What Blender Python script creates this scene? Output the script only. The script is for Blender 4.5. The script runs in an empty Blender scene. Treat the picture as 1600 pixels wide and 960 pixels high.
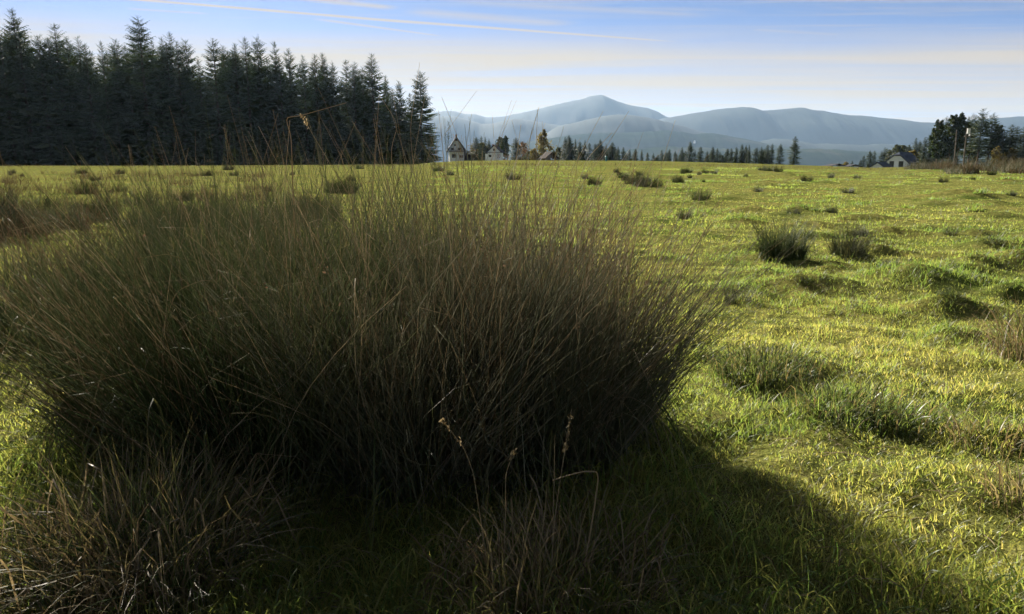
import bpy, math
import numpy as np
from mathutils import Vector

# ------------------------------------------------------------------ camera, sky, sun, exposure
sc = bpy.context.scene
COL = sc.collection
R = math.radians
F = 1150.0                       # focal length in photo pixels (1600 wide)
EYE = np.array([0.0, 0.0, 1.25])
PITCH = math.atan(231 / F)
SUN_EL, SUN_AZ = 24.0, -22.0     # degrees; azimuth from +Y, negative = left

cam_d = bpy.data.cameras.new('camera')
cam_d.sensor_width = 36.0
cam_d.lens = 36.0 * F / 1600.0
cam_d.clip_start = 0.05
cam_d.clip_end = 40000
cam = bpy.data.objects.new('camera', cam_d)
COL.objects.link(cam)
cam.location = EYE
cam.rotation_euler = (math.pi / 2 - PITCH, 0, 0)
sc.camera = cam

sc.view_settings.view_transform = 'Standard'
sc.view_settings.look = 'None'
sc.view_settings.gamma = 1
sc.view_settings.use_curve_mapping = False
sc.view_settings.exposure = 1.8
sc.cycles.max_bounces = 4
sc.cycles.diffuse_bounces = 2
sc.cycles.glossy_bounces = 1
sc.cycles.transmission_bounces = 3
sc.cycles.volume_bounces = 0
sc.cycles.transparent_max_bounces = 8
sc.cycles.sample_clamp_indirect = 4
sc.cycles.sample_clamp_direct = 4
sc.cycles.use_denoising = True
sc.cycles.debug_use_spatial_splits = True
sc.cycles.use_adaptive_sampling = True
sc.cycles.adaptive_threshold = 0.022
sc.cycles.adaptive_min_samples = 20


def pix_dir(px, py):
    f = np.array([0, math.cos(PITCH), -math.sin(PITCH)])
    u = np.array([0, math.sin(PITCH), math.cos(PITCH)])
    r = np.array([1.0, 0, 0])
    return f * F + r * (px - 800) + u * (480 - py)


def at(px, py, Y):
    """point seen at that pixel of the photograph, Y metres ahead"""
    d = pix_dir(px, py)
    return EYE + d * (Y / d[1])


world = bpy.data.worlds.new('World')
sc.world = world
world.use_nodes = True
W = world.node_tree
W.nodes.clear()
wo = W.nodes.new('ShaderNodeOutputWorld')
bg = W.nodes.new('ShaderNodeBackground')
bg.inputs['Strength'].default_value = 0.05
W.links.new(bg.outputs[0], wo.inputs['Surface'])
sky = W.nodes.new('ShaderNodeTexSky')
sky.sky_type = 'NISHITA'
sky.sun_disc = False
sky.sun_elevation = R(SUN_EL)
sky.sun_rotation = R(SUN_AZ)
sky.air_density = 0.23
sky.dust_density = 0.06
sky.ozone_density = 1.2
sky.altitude = 700


def wmath(op, a, b=None, c=None, clamp=False):
    n = W.nodes.new('ShaderNodeMath')
    n.operation = op
    n.use_clamp = clamp
    for i, v in enumerate((a, b, c)):
        if v is None:
            continue
        if isinstance(v, (int, float)):
            n.inputs[i].default_value = v
        else:
            W.links.new(v, n.inputs[i])
    return n.outputs[0]


def wsmooth(x, a, b):
    n = W.nodes.new('ShaderNodeMapRange')
    n.interpolation_type = 'SMOOTHSTEP'
    W.links.new(x, n.inputs[0])
    n.inputs[1].default_value = a
    n.inputs[2].default_value = b
    return n.outputs[0]


tc = W.nodes.new('ShaderNodeTexCoord')
sep = W.nodes.new('ShaderNodeSeparateXYZ')
W.links.new(tc.outputs['Generated'], sep.inputs[0])
dz = wmath('MAXIMUM', sep.outputs[2], 0.03)
cx = wmath('DIVIDE', sep.outputs[0], dz)      # where the view ray meets a cloud layer of height 1
cy = wmath('DIVIDE', sep.outputs[1], dz)


def cloud_pt(px, py):
    d = pix_dir(px, py)
    return d[:2] / d[2]


def wnoise(sx, sy, rot, scale, detail, rough, off=0.0):
    comb = W.nodes.new('ShaderNodeCombineXYZ')
    W.links.new(cx, comb.inputs[0])
    W.links.new(cy, comb.inputs[1])
    m = W.nodes.new('ShaderNodeMapping')
    m.inputs['Rotation'].default_value = (0, 0, rot)
    m.inputs['Scale'].default_value = (sx, sy, 1)
    m.inputs['Location'].default_value = (off, off * 0.7, 0)
    W.links.new(comb.outputs[0], m.inputs[0])
    n = W.nodes.new('ShaderNodeTexNoise')
    n.inputs['Scale'].default_value = scale
    n.inputs['Detail'].default_value = detail
    n.inputs['Roughness'].default_value = rough
    n.inputs['Distortion'].default_value = 0.6
    W.links.new(m.outputs[0], n.inputs['Vector'])
    return n.outputs[0]


n1 = wnoise(0.16, 0.9, R(14), 0.9, 6, 0.62)
n2 = wnoise(0.35, 2.6, R(14), 1.1, 7, 0.66, 5.3)
n3 = wnoise(0.2, 0.35, R(10), 0.5, 3, 0.5, 11.7)
# a veil of cirrus beyond about 6.5 layer heights, thin wisps overhead
crad = wmath('SQRT', wmath('ADD', wmath('MULTIPLY', cx, cx), wmath('MULTIPLY', cy, cy)))
sheet_edge = wmath('ADD', crad, wmath('MULTIPLY', wmath('SUBTRACT', n3, 0.5), 3.0))
sheet_edge = wmath('ADD', sheet_edge, wmath('MULTIPLY', cx, -0.15))
sheet = wmath('MULTIPLY', wsmooth(sheet_edge, 6.0, 8.2), wmath('ADD', wmath('MULTIPLY', wsmooth(n1, 0.3, 0.62), 0.45), 0.52))
wisps = wmath('MULTIPLY', wsmooth(n2, 0.38, 0.72), wmath('MULTIPLY', wsmooth(n1, 0.36, 0.64), 0.65))
cover = wmath('MAXIMUM', sheet, wisps)


def contrail(p0, p1, w0, w1, strength, cover, ragged=0.5):
    a, b = cloud_pt(*p0), cloud_pt(*p1)
    t = b - a
    L = float(np.hypot(*t))
    t = t / L
    nrm = np.array([-t[1], t[0]])
    al = wmath('ADD', wmath('MULTIPLY', cx, float(t[0])), wmath('MULTIPLY', cy, float(t[1])))
    al = wmath('DIVIDE', wmath('SUBTRACT', al, float(a @ t)), L)
    di = wmath('ADD', wmath('MULTIPLY', cx, float(nrm[0])), wmath('MULTIPLY', cy, float(nrm[1])))
    di = wmath('ABSOLUTE', wmath('ADD', wmath('SUBTRACT', di, float(a @ nrm)), wmath('MULTIPLY', wmath('SUBTRACT', n2, 0.5), ragged * w0)))
    wid = wmath('ADD', wmath('MULTIPLY', al, w1 - w0), w0)
    wid = wmath('MAXIMUM', wid, 0.004)
    core = wmath('SUBTRACT', 1.0, wmath('DIVIDE', di, wid), clamp=True)
    core = wmath('POWER', core, 0.8)
    ends = wmath('MULTIPLY', wsmooth(al, -0.08, 0.12), wsmooth(al, 1.06, 0.8))
    k = wmath('MULTIPLY', wmath('MULTIPLY', core, ends), strength)
    return wmath('MAXIMUM', cover, k)


cover = contrail((150, -6), (700, 40), 0.06, 0.07, 1.0, cover, 1.2)
cover = contrail((540, 27), (1090, 68), 0.075, 0.075, 0.95, cover, 0.25)
cover = contrail((495, 30), (705, 59), 0.07, 0.06, 0.7, cover, 0.3)
cover = contrail((1100, 64), (1440, 83), 0.12, 0.12, 0.45, cover, 0.5)
cover = contrail((1205, 77), (1400, 93), 0.12, 0.08, 0.5, cover, 0.3)
cover = contrail((470, -4), (620, 14), 0.12, 0.10, 0.7, cover, 1.0)
cover = contrail((200, 14), (330, 22), 0.06, 0.06, 0.5, cover, 1.0)
cover = contrail((700, 2), (1120, 26), 0.14, 0.14, 0.35, cover, 1.2)
cover = contrail((640, 18), (900, 40), 0.2, 0.2, 0.5, cover, 1.5)
cover = contrail((1170, 46), (1330, 56), 0.12, 0.2, 0.4, cover, 1.0)
above = wsmooth(sep.outputs[2], -0.02, 0.0)
cover = wmath('MULTIPLY', cover, above)
mixc = W.nodes.new('ShaderNodeMix')
mixc.data_type = 'RGBA'
W.links.new(cover, mixc.inputs['Factor'])
W.links.new(sky.outputs[0], mixc.inputs['A'])
mixc.inputs['B'].default_value = (3.9, 3.15, 2.15, 1)
W.links.new(mixc.outputs['Result'], bg.inputs['Color'])

sun_d = bpy.data.lights.new('sun', 'SUN')
sun_d.energy = 5.0
sun_d.angle = R(0.53)
sun_d.color = (1.0, 0.93, 0.81)
sun = bpy.data.objects.new('sun', sun_d)
COL.objects.link(sun)
to_sun = Vector((math.sin(R(SUN_AZ)) * math.cos(R(SUN_EL)), math.cos(R(SUN_AZ)) * math.cos(R(SUN_EL)), math.sin(R(SUN_EL))))
sun.rotation_euler = to_sun.to_track_quat('Z', 'Y').to_euler()
sun.location = (-40, 90, 60)

# ------------------------------------------------------------------ helpers


def rng(seed):
    return np.random.default_rng(seed)


def tag(o, label=None, cat=None, group=None, kind=None):
    for k, v in (('label', label), ('category', cat), ('group', group), ('kind', kind)):
        if v:
            o[k] = v
    return o


def empty(name, loc=(0, 0, 0), rz=0.0):
    o = bpy.data.objects.new(name, None)
    o.empty_display_size = 0.1
    COL.objects.link(o)
    o.location = loc
    o.rotation_euler = (0, 0, rz)
    return o


def link(name, me, parent=None, kind=None):
    o = bpy.data.objects.new(name, me)
    COL.objects.link(o)
    if parent is not None:
        o.parent = parent
    if kind:
        o['kind'] = kind
    return o


def mesh_np(name, v, faces, mat=None, smooth=False, attrs=None):
    """v (N,3); faces: list of int arrays (M,3) / (M,4)"""
    me = bpy.data.meshes.new(name)
    v = np.ascontiguousarray(v, np.float32)
    me.vertices.add(len(v))
    me.vertices.foreach_set('co', v.ravel())
    loops = np.concatenate([np.asarray(f, np.int32).ravel() for f in faces])
    counts = np.concatenate([np.full(len(f), np.asarray(f).shape[1], np.int32) for f in faces])
    starts = np.zeros(len(counts), np.int32)
    starts[1:] = np.cumsum(counts)[:-1]
    me.loops.add(len(loops))
    me.loops.foreach_set('vertex_index', loops)
    me.polygons.add(len(counts))
    me.polygons.foreach_set('loop_start', starts)
    if smooth:
        me.polygons.foreach_set('use_smooth', np.ones(len(counts), bool))
    for k, a in (attrs or {}).items():
        at_ = me.attributes.new(k, 'FLOAT', 'POINT')
        at_.data.foreach_set('value', np.ascontiguousarray(a, np.float32))
    me.update(calc_edges=True)
    if mat is not None:
        me.materials.append(mat)
    return me


def vnoise(x, y, seed=0):
    """smooth value noise in [-1,1]"""
    xi, yi = np.floor(x), np.floor(y)
    fx, fy = x - xi, y - yi
    fx, fy = fx * fx * (3 - 2 * fx), fy * fy * (3 - 2 * fy)

    def h(a, b):
        s = np.sin(a * 127.1 + b * 311.7 + seed * 74.7) * 43758.5453
        return s - np.floor(s)
    v = (h(xi, yi) * (1 - fx) + h(xi + 1, yi) * fx) * (1 - fy) + (h(xi, yi + 1) * (1 - fx) + h(xi + 1, yi + 1) * fx) * fy
    return v * 2 - 1


def tubes(paths, rad, attrs_t=True, sides=3):
    """paths (N,K,3), rad (N,K) -> verts, quads, t, rnd index"""
    N, K, _ = paths.shape
    tan = np.gradient(paths, axis=1)
    tan /= np.linalg.norm(tan, axis=2, keepdims=True) + 1e-9
    ref = np.tile(np.array([0.31, 0.87, 0.38]), (N, K, 1))
    a = np.cross(tan, ref)
    a /= np.linalg.norm(a, axis=2, keepdims=True) + 1e-9
    b = np.cross(tan, a)
    ang = np.arange(sides) * 2 * math.pi / sides
    ring = a[:, :, None, :] * np.cos(ang)[None, None, :, None] + b[:, :, None, :] * np.sin(ang)[None, None, :, None]
    v = paths[:, :, None, :] + ring * rad[:, :, None, None]
    idx = np.arange(N * K * sides).reshape(N, K, sides)
    q = []
    for s in range(sides):
        s2 = (s + 1) % sides
        q.append(np.stack([idx[:, :-1, s], idx[:, :-1, s2], idx[:, 1:, s2], idx[:, 1:, s]], -1).reshape(-1, 4))
    t = np.tile(np.linspace(0, 1, K)[None, :, None], (N, 1, sides)).ravel()
    return v.reshape(-1, 3), np.concatenate(q), t, np.repeat(np.arange(N), K * sides)


def ribbons(paths, width, side):
    """flat tapering blades: paths (N,K,3), width (N,K), side (N,3)"""
    N, K, _ = paths.shape
    v = np.stack([paths - side[:, None, :] * width[:, :, None], paths + side[:, None, :] * width[:, :, None]], 2)
    idx = np.arange(N * K * 2).reshape(N, K, 2)
    q = np.stack([idx[:, :-1, 0], idx[:, :-1, 1], idx[:, 1:, 1], idx[:, 1:, 0]], -1).reshape(-1, 4)
    t = np.tile(np.linspace(0, 1, K)[None, :, None], (N, 1, 2)).ravel()
    return v.reshape(-1, 3), q, t, np.repeat(np.arange(N), K * 2)


class MB:
    """collects boxes and prisms into one mesh"""

    def __init__(s):
        s.v, s.f = [], []

    def box(s, x0, x1, y0, y1, z0, z1):
        b = len(s.v)
        s.v += [(x0, y0, z0), (x1, y0, z0), (x1, y1, z0), (x0, y1, z0), (x0, y0, z1), (x1, y0, z1), (x1, y1, z1), (x0, y1, z1)]
        s.f += [tuple(b + i for i in q) for q in ((0, 3, 2, 1), (4, 5, 6, 7), (0, 1, 5, 4), (1, 2, 6, 5), (2, 3, 7, 6), (3, 0, 4, 7))]
        return s

    def prism(s, prof, y0, y1):
        """prof: (x,z) outline, extruded along y"""
        b, n = len(s.v), len(prof)
        s.v += [(x, y0, z) for x, z in prof] + [(x, y1, z) for x, z in prof]
        s.f += [tuple(b + i for i in range(n)), tuple(b + n + i for i in reversed(range(n)))]
        s.f += [(b + i, b + n + i, b + n + (i + 1) % n, b + (i + 1) % n) for i in range(n)]
        return s

    def build(s, name, mat, parent=None):
        me = bpy.data.meshes.new(name)
        me.from_pydata(s.v, [], s.f)
        me.update()
        me.materials.append(mat)
        return link(name, me, parent)


# ------------------------------------------------------------------ materials


def new_mat(name):
    m = bpy.data.materials.new(name)
    m.use_nodes = True
    m.node_tree.nodes.clear()
    return m, m.node_tree


def ramp(T, fac, stops):
    n = T.nodes.new('ShaderNodeValToRGB')
    el = n.color_ramp.elements
    while len(el) < len(stops):
        el.new(0.5)
    for e, (p, c) in zip(el, stops):
        e.position = p
        e.color = (*c, 1)
    T.links.new(fac, n.inputs[0])
    return n.outputs[0]


def attr(T, name):
    n = T.nodes.new('ShaderNodeAttribute')
    n.attribute_name = name
    return n.outputs['Fac']


def mixcol(T, fac, a, b, mode='MIX'):
    n = T.nodes.new('ShaderNodeMix')
    n.data_type = 'RGBA'
    n.blend_type = mode
    for sock, v in ((n.inputs['Factor'], fac), (n.inputs['A'], a), (n.inputs['B'], b)):
        if isinstance(v, (int, float)):
            sock.default_value = v
        elif isinstance(v, tuple):
            sock.default_value = (*v, 1)
        else:
            T.links.new(v, sock)
    return n.outputs['Result']


def leaf_shader(T, col, transl, trans_gain, gloss, rough):
    """thin blade: diffuse + light shining through + a waxy sheen"""
    d = T.nodes.new('ShaderNodeBsdfDiffuse')
    t = T.nodes.new('ShaderNodeBsdfTranslucent')
    g = T.nodes.new('ShaderNodeBsdfGlossy')
    g.inputs['Roughness'].default_value = rough
    g.inputs['Color'].default_value = (0.8, 0.8, 0.8, 1)
    T.links.new(col, d.inputs['Color'])
    T.links.new(mixcol(T, 1.0, col, trans_gain, 'MULTIPLY'), t.inputs['Color'])
    m1 = T.nodes.new('ShaderNodeMixShader')
    m1.inputs[0].default_value = transl
    T.links.new(d.outputs[0], m1.inputs[1])
    T.links.new(t.outputs[0], m1.inputs[2])
    fr = T.nodes.new('ShaderNodeFresnel')
    fr.inputs[0].default_value = 1.4
    mm = T.nodes.new('ShaderNodeMath')
    mm.operation = 'MULTIPLY'
    mm.inputs[1].default_value = gloss
    T.links.new(fr.outputs[0], mm.inputs[0])
    m2 = T.nodes.new('ShaderNodeMixShader')
    T.links.new(mm.outputs[0], m2.inputs[0])
    T.links.new(m1.outputs[0], m2.inputs[1])
    T.links.new(g.outputs[0], m2.inputs[2])
    o = T.nodes.new('ShaderNodeOutputMaterial')
    T.links.new(m2.outputs[0], o.inputs['Surface'])


def blade_mat(name, stops, tip, tip_amt, transl=0.4, gain=(1.6, 1.6, 0.9), gloss=0.6, rough=0.35):
    m, T = new_mat(name)
    c = ramp(T, attr(T, 'rnd'), stops)
    t = attr(T, 't')
    mr = T.nodes.new('ShaderNodeMapRange')
    mr.interpolation_type = 'SMOOTHSTEP'
    mr.inputs[1].default_value = 0.45
    mr.inputs[2].default_value = 1.0
    mr.inputs[4].default_value = tip_amt
    T.links.new(t, mr.inputs[0])
    c = mixcol(T, mr.outputs[0], c, tip)
    leaf_shader(T, c, transl, gain, gloss, rough)
    return m


def simple_mat(name, col, rough=0.8, noise_scale=None, noise_amt=0.25, spec=0.3, bump=0.0):
    m, T = new_mat(name)
    b = T.nodes.new('ShaderNodeBsdfPrincipled')
    b.inputs['Roughness'].default_value = rough
    b.inputs['Specular IOR Level'].default_value = spec
    b.inputs['Base Color'].default_value = (*col, 1)
    if noise_scale:
        co = T.nodes.new('ShaderNodeTexCoord')
        n = T.nodes.new('ShaderNodeTexNoise')
        n.inputs['Scale'].default_value = noise_scale
        n.inputs['Detail'].default_value = 5
        T.links.new(co.outputs['Object'], n.inputs['Vector'])
        lo = tuple(c * (1 - noise_amt) for c in col)
        hi = tuple(min(1, c * (1 + noise_amt)) for c in col)
        T.links.new(ramp(T, n.outputs[0], [(0.3, lo), (0.7, hi)]), b.inputs['Base Color'])
        if bump:
            bp = T.nodes.new('ShaderNodeBump')
            bp.inputs['Strength'].default_value = bump
            T.links.new(n.outputs[0], bp.inputs['Height'])
            T.links.new(bp.outputs[0], b.inputs['Normal'])
    o = T.nodes.new('ShaderNodeOutputMaterial')
    T.links.new(b.outputs[0], o.inputs['Surface'])
    return m


M = {}
M['grass'] = blade_mat('grass_blade', [(0.0, (0.055, 0.095, 0.032)), (0.3, (0.105, 0.145, 0.048)), (0.6, (0.165, 0.18, 0.066)),
                                       (0.85, (0.24, 0.22, 0.105)), (1.0, (0.36, 0.31, 0.20))],
                       (0.23, 0.22, 0.10), 0.4, 0.62, (2.75, 2.55, 1.25), 0.04, 0.5)
M['rush'] = blade_mat('rush_stem', [(0.0, (0.046, 0.076, 0.029)), (0.45, (0.082, 0.107, 0.041)), (0.75, (0.119, 0.128, 0.060)),
                                    (0.92, (0.162, 0.140, 0.071)), (1.0, (0.272, 0.230, 0.145))],
                      (0.09, 0.095, 0.045), 0.4, 0.2, (1.5, 1.5, 0.8), 0.06, 0.5)
M['rush_brown'] = blade_mat('brown_rush_stem', [(0.0, (0.068, 0.072, 0.032)), (0.4, (0.117, 0.090, 0.047)), (0.7, (0.180, 0.117, 0.063)),
                                                (1.0, (0.207, 0.135, 0.072))],
                            (0.22, 0.125, 0.072), 0.85, 0.2, (1.5, 1.3, 0.9), 0.12, 0.5)
M['rush_dull'] = blade_mat('dull_rush_stem', [(0.0, (0.049, 0.070, 0.037)), (0.4, (0.092, 0.108, 0.059)), (0.75, (0.162, 0.157, 0.097)), (1.0, (0.335, 0.302, 0.216))],
                           (0.14, 0.12, 0.075), 0.5, 0.22, (1.5, 1.4, 0.9), 0.12, 0.5)
M['straw'] = blade_mat('dead_straw', [(0.0, (0.10, 0.075, 0.04)), (0.5, (0.20, 0.155, 0.085)), (1.0, (0.36, 0.30, 0.20))],
                       (0.30, 0.24, 0.15), 0.3, 0.35, (1.3, 1.2, 1.0), 0.05, 0.5)
M['sedge'] = blade_mat('sedge_blade', [(0.0, (0.043, 0.076, 0.031)), (0.45, (0.097, 0.119, 0.049)), (0.7, (0.216, 0.173, 0.092)),
                                       (1.0, (0.324, 0.270, 0.173))],
                       (0.22, 0.17, 0.10), 0.5, 0.35, (1.4, 1.3, 0.8), 0.06, 0.5)
M['seed'] = blade_mat('rush_seed', [(0.0, (0.09, 0.05, 0.03)), (1.0, (0.17, 0.12, 0.08))], (0.17, 0.13, 0.09), 0.2, 0.25, (1.2, 1.1, 1.0), 0.03, 0.6)
M['needle'] = blade_mat('spruce_needle', [(0.0, (0.028, 0.046, 0.026)), (0.6, (0.048, 0.068, 0.034)), (1.0, (0.075, 0.088, 0.04))],
                        (0.04, 0.055, 0.02), 0.4, 0.12, (1.4, 1.4, 0.8), 0.08, 0.5)
M['pine'] = blade_mat('pine_needle', [(0.0, (0.02, 0.036, 0.016)), (0.6, (0.042, 0.06, 0.024)), (1.0, (0.07, 0.08, 0.032))],
                      (0.05, 0.065, 0.025), 0.3, 0.2, (1.4, 1.4, 0.8), 0.08, 0.5)
M['leaf_gold'] = blade_mat('golden_leaf', [(0.0, (0.07, 0.08, 0.03)), (0.5, (0.13, 0.115, 0.045)), (1.0, (0.19, 0.15, 0.06))],
                           (0.15, 0.13, 0.05), 0.2, 0.5, (1.3, 1.2, 0.7), 0.05, 0.5)
M['leaf_rust'] = blade_mat('rust_leaf', [(0.0, (0.07, 0.05, 0.03)), (0.5, (0.12, 0.075, 0.045)), (1.0, (0.18, 0.11, 0.065))],
                           (0.15, 0.09, 0.05), 0.2, 0.35, (1.2, 1.1, 0.8), 0.05, 0.5)
M['leaf_green'] = blade_mat('dull_leaf', [(0.0, (0.03, 0.045, 0.02)), (0.6, (0.06, 0.07, 0.03)), (1.0, (0.11, 0.10, 0.04))],
                            (0.09, 0.09, 0.04), 0.2, 0.35, (1.4, 1.3, 0.8), 0.05, 0.5)
M['bark'] = simple_mat('bark', (0.07, 0.055, 0.042), 0.9, 4.0, 0.4)
M['pine_bark'] = simple_mat('pine_bark', (0.20, 0.15, 0.11), 0.9, 3.0, 0.4)
M['white_wall'] = simple_mat('white_render', (0.80, 0.84, 0.90), 0.9, 1.2, 0.05)
M['roof_dark'] = simple_mat('dark_roof_tile', (0.03, 0.03, 0.035), 0.8, 3.0, 0.3, 0.12)
M['roof_slate'] = simple_mat('slate_roof', (0.05, 0.06, 0.085), 0.7, 3.0, 0.25, 0.15)
M['wood_dark'] = simple_mat('dark_timber', (0.045, 0.033, 0.027), 0.9, 6.0, 0.35, 0.05)
M['wood_grey'] = simple_mat('weathered_timber', (0.17, 0.145, 0.12), 0.9, 6.0, 0.3, 0.05)
M['brick'] = simple_mat('chimney_brick', (0.28, 0.14, 0.10), 0.9, 8.0, 0.3)
M['teal'] = simple_mat('teal_paint', (0.03, 0.16, 0.17), 0.5)
M['metal_white'] = simple_mat('white_metal', (0.7, 0.7, 0.68), 0.4)
gm, T = new_mat('window_glass')
b_ = T.nodes.new('ShaderNodeBsdfPrincipled')
b_.inputs['Base Color'].default_value = (0.015, 0.018, 0.022, 1)
b_.inputs['Roughness'].default_value = 0.08
o_ = T.nodes.new('ShaderNodeOutputMaterial')
T.links.new(b_.outputs[0], o_.inputs['Surface'])
M['glass'] = gm

# ------------------------------------------------------------------ ground
CX = np.array([-2500, -400, 0, 350, 650, 720, 800, 1000, 1120, 1250, 1350, 1430, 1600, 2000, 4000.0])
CD = np.array([110, 110, 110, 112, 118, 165, 175, 170, 150, 130, 112, 110, 110, 110, 110.0])
CYP = np.array([259, 259, 259, 259, 257, 251.5, 250.5, 251.5, 254.5, 258.5, 262.5, 261, 260, 260, 260.0])
CZ = 1.25 - (CYP - 249.0) * CD / F
HUM = []      # low hummocks of the pasture: x, y, radius along x, radius along y, height


def smooth01(t):
    t = np.clip(t, 0, 1)
    return t * t * (3 - 2 * t)


def gz(x, y):
    x = np.asarray(x, float)
    y = np.asarray(y, float)
    r = np.hypot(x, y)
    yy = np.maximum(y, 0.15 * r + 1e-6)
    px = 800 + F * x / yy
    D = np.interp(px, CX, CD)
    zc = np.interp(px, CX, CZ)
    z = zc * smooth01((yy - 18) / (D - 18))
    over = np.maximum(yy - D, 0)
    z = z - 0.022 * np.minimum(over, 190) * smooth01(over / 25) - 0.07 * np.clip(over - 190, 0, 520)
    fade = np.exp(-np.maximum(r - 8, 0) / 60.0)
    z = z + fade * (0.024 * vnoise(x * 1.7, y * 1.7, 1) + 0.03 * vnoise(x * 0.55, y * 0.55, 2) + 0.026 * vnoise(x * 4.1, y * 4.1, 3) + 0.012 * vnoise(x * 8.3, y * 8.3, 5))
    z = z + 0.05 * vnoise(x * 0.12, y * 0.12, 4) * smooth01((r - 5) / 20) * np.exp(-r / 200)
    for hx, hy, ra, rb, h in HUM:
        z = z + h * np.exp(-(((x - hx) / ra) ** 2 + ((y - hy) / rb) ** 2))
    return z


def ground_at(px, py):
    """where the photo ray of this pixel meets the pasture"""
    d = pix_dir(px, py)
    t = EYE[2] / -d[2] if d[2] < 0 else 0.1
    for _ in range(12):
        p = EYE + d * t
        z = float(gz(p[0], p[1]))
        t = t + (p[2] - z) / -d[2] * 0.8
    p = EYE + d * t
    return np.array([p[0], p[1], float(gz(p[0], p[1]))])


def flat_at(px, py):
    d = pix_dir(px, py)
    p = EYE + d * (EYE[2] / -d[2])
    return p


hr = rng(77)
for px, py, w, d, h in [(1555, 388, .45, .25, .16), (1480, 482, .33, .2, .14), (1495, 525, .22, .13, .10), (1255, 450, .35, .2, .10), (1190, 585, .36, .24, .08),
                        (1345, 655, .32, .2, .06), (1160, 348, .4, .3, .12), (1180, 298, .5, .4, .12), (1545, 320, .6, .4, .14), (1590, 412, .35, .2, .12),
                        (1400, 440, .4, .2, .09), (1580, 460, .25, .15, .12), (1300, 425, .3, .15, .07), (1240, 330, .4, .3, .1), (1110, 318, .5, .4, .12)]:
    p = flat_at(px, py)
    HUM.append((p[0], p[1], w, d, h))
for i in range(70):
    py = 268 + 190 * hr.random() ** 1.6
    px = 1000 + 650 * hr.random()
    if py > 360 and px < 1160:
        continue
    p = flat_at(px, py)
    s = 0.16 + 0.25 * hr.random() + p[1] * 0.008
    HUM.append((p[0], p[1], s * 1.3, s * 0.7, (0.05 + 0.09 * hr.random()) * (0.7 + p[1] / 40)))

az_f = np.radians(np.arange(-52, 52.01, 0.33))
az_b = np.radians(np.arange(56, 305, 4.0))
az = np.concatenate([az_f, az_b])
rr = np.concatenate([np.geomspace(0.25, 1.2, 10)[:-1], np.geomspace(1.2, 60, 290)[:-1], np.geomspace(60, 700, 70)[:-1], np.geomspace(700, 10500, 40)])
RG, AG = np.meshgrid(rr, az, indexing='ij')
gx, gy = RG * np.sin(AG), RG * np.cos(AG)
gzv = gz(gx, gy)
gzv = gzv + smooth01((RG - 600) / 1500) * (9 * vnoise(gx / 400, gy / 400, 7) + 12 * vnoise(gx / 1100, gy / 1100, 8))
nr, na = RG.shape
gv = np.concatenate([np.stack([gx, gy, gzv], -1).reshape(-1, 3), [[0, 0, float(gz(0, 0.01))]]])
ii = np.arange(nr * na).reshape(nr, na)
nxt = np.roll(ii, -1, axis=1)
quads = np.stack([ii[:-1], ii[1:], nxt[1:], nxt[:-1]], -1).reshape(-1, 4)
tris = np.stack([np.full(na, nr * na), ii[0], nxt[0]], -1)

gmat, T = new_mat('pasture_ground')
geo = T.nodes.new('ShaderNodeNewGeometry')


def gnoise(scale, detail=5, rough=0.6):
    n = T.nodes.new('ShaderNodeTexNoise')
    n.inputs['Scale'].default_value = scale
    n.inputs['Detail'].default_value = detail
    n.inputs['Roughness'].default_value = rough
    T.links.new(geo.outputs['Position'], n.inputs['Vector'])
    return n.outputs[0]


near = ramp(T, gnoise(5.0, 8, 0.7), [(0.30, (0.05, 0.06, 0.02)), (0.5, (0.13, 0.135, 0.04)), (0.72, (0.22, 0.20, 0.075))])
big = ramp(T, gnoise(0.5, 6, 0.7), [(0.36, (0.55, 0.7, 0.5)), (0.5, (1.0, 1.0, 0.9)), (0.66, (1.25, 1.1, 1.0))])
near = mixcol(T, 1.0, near, big, 'MULTIPLY')
wood = ramp(T, gnoise(0.004, 6, 0.6), [(0.44, (0.02, 0.032, 0.016)), (0.52, (0.03, 0.04, 0.02)), (0.58, (0.05, 0.055, 0.03)), (0.7, (0.085, 0.08, 0.05))])
sepp = T.nodes.new('ShaderNodeVectorMath')
sepp.operation = 'LENGTH'
T.links.new(geo.outputs['Position'], sepp.inputs[0])
far = T.nodes.new('ShaderNodeMapRange')
far.inputs[1].default_value = 330
far.inputs[2].default_value = 520
T.links.new(sepp.outputs['Value'], far.inputs[0])
gcol = mixcol(T, far.outputs[0], near, wood)
db = T.nodes.new('ShaderNodeBsdfDiffuse')
T.links.new(gcol, db.inputs['Color'])
bp = T.nodes.new('ShaderNodeBump')
bp.inputs['Strength'].default_value = 0.8
bp.inputs['Distance'].default_value = 0.06
T.links.new(gnoise(9.0, 6, 0.7), bp.inputs['Height'])
T.links.new(bp.outputs[0], db.inputs['Normal'])
go = T.nodes.new('ShaderNodeOutputMaterial')
T.links.new(db.outputs[0], go.inputs['Surface'])
ground = link('ground', mesh_np('ground', gv, [quads, tris], gmat, True), None, 'structure')

# ------------------------------------------------------------------ hills and mountains
hmat, T = new_mat('wooded_hill')
geo = T.nodes.new('ShaderNodeNewGeometry')
c1 = ramp(T, gnoise(0.0035, 7, 0.62), [(0.40, (0.018, 0.03, 0.016)), (0.56, (0.03, 0.042, 0.022)), (0.62, (0.045, 0.05, 0.03)), (0.74, (0.08, 0.078, 0.05))])
db = T.nodes.new('ShaderNodeBsdfDiffuse')
T.links.new(c1, db.inputs['Color'])
go = T.nodes.new('ShaderNodeOutputMaterial')
T.links.new(db.outputs[0], go.inputs['Surface'])
mmat = simple_mat('far_mountain_wood', (0.018, 0.028, 0.022), 0.95, 0.002, 0.3, 0.05)


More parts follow.
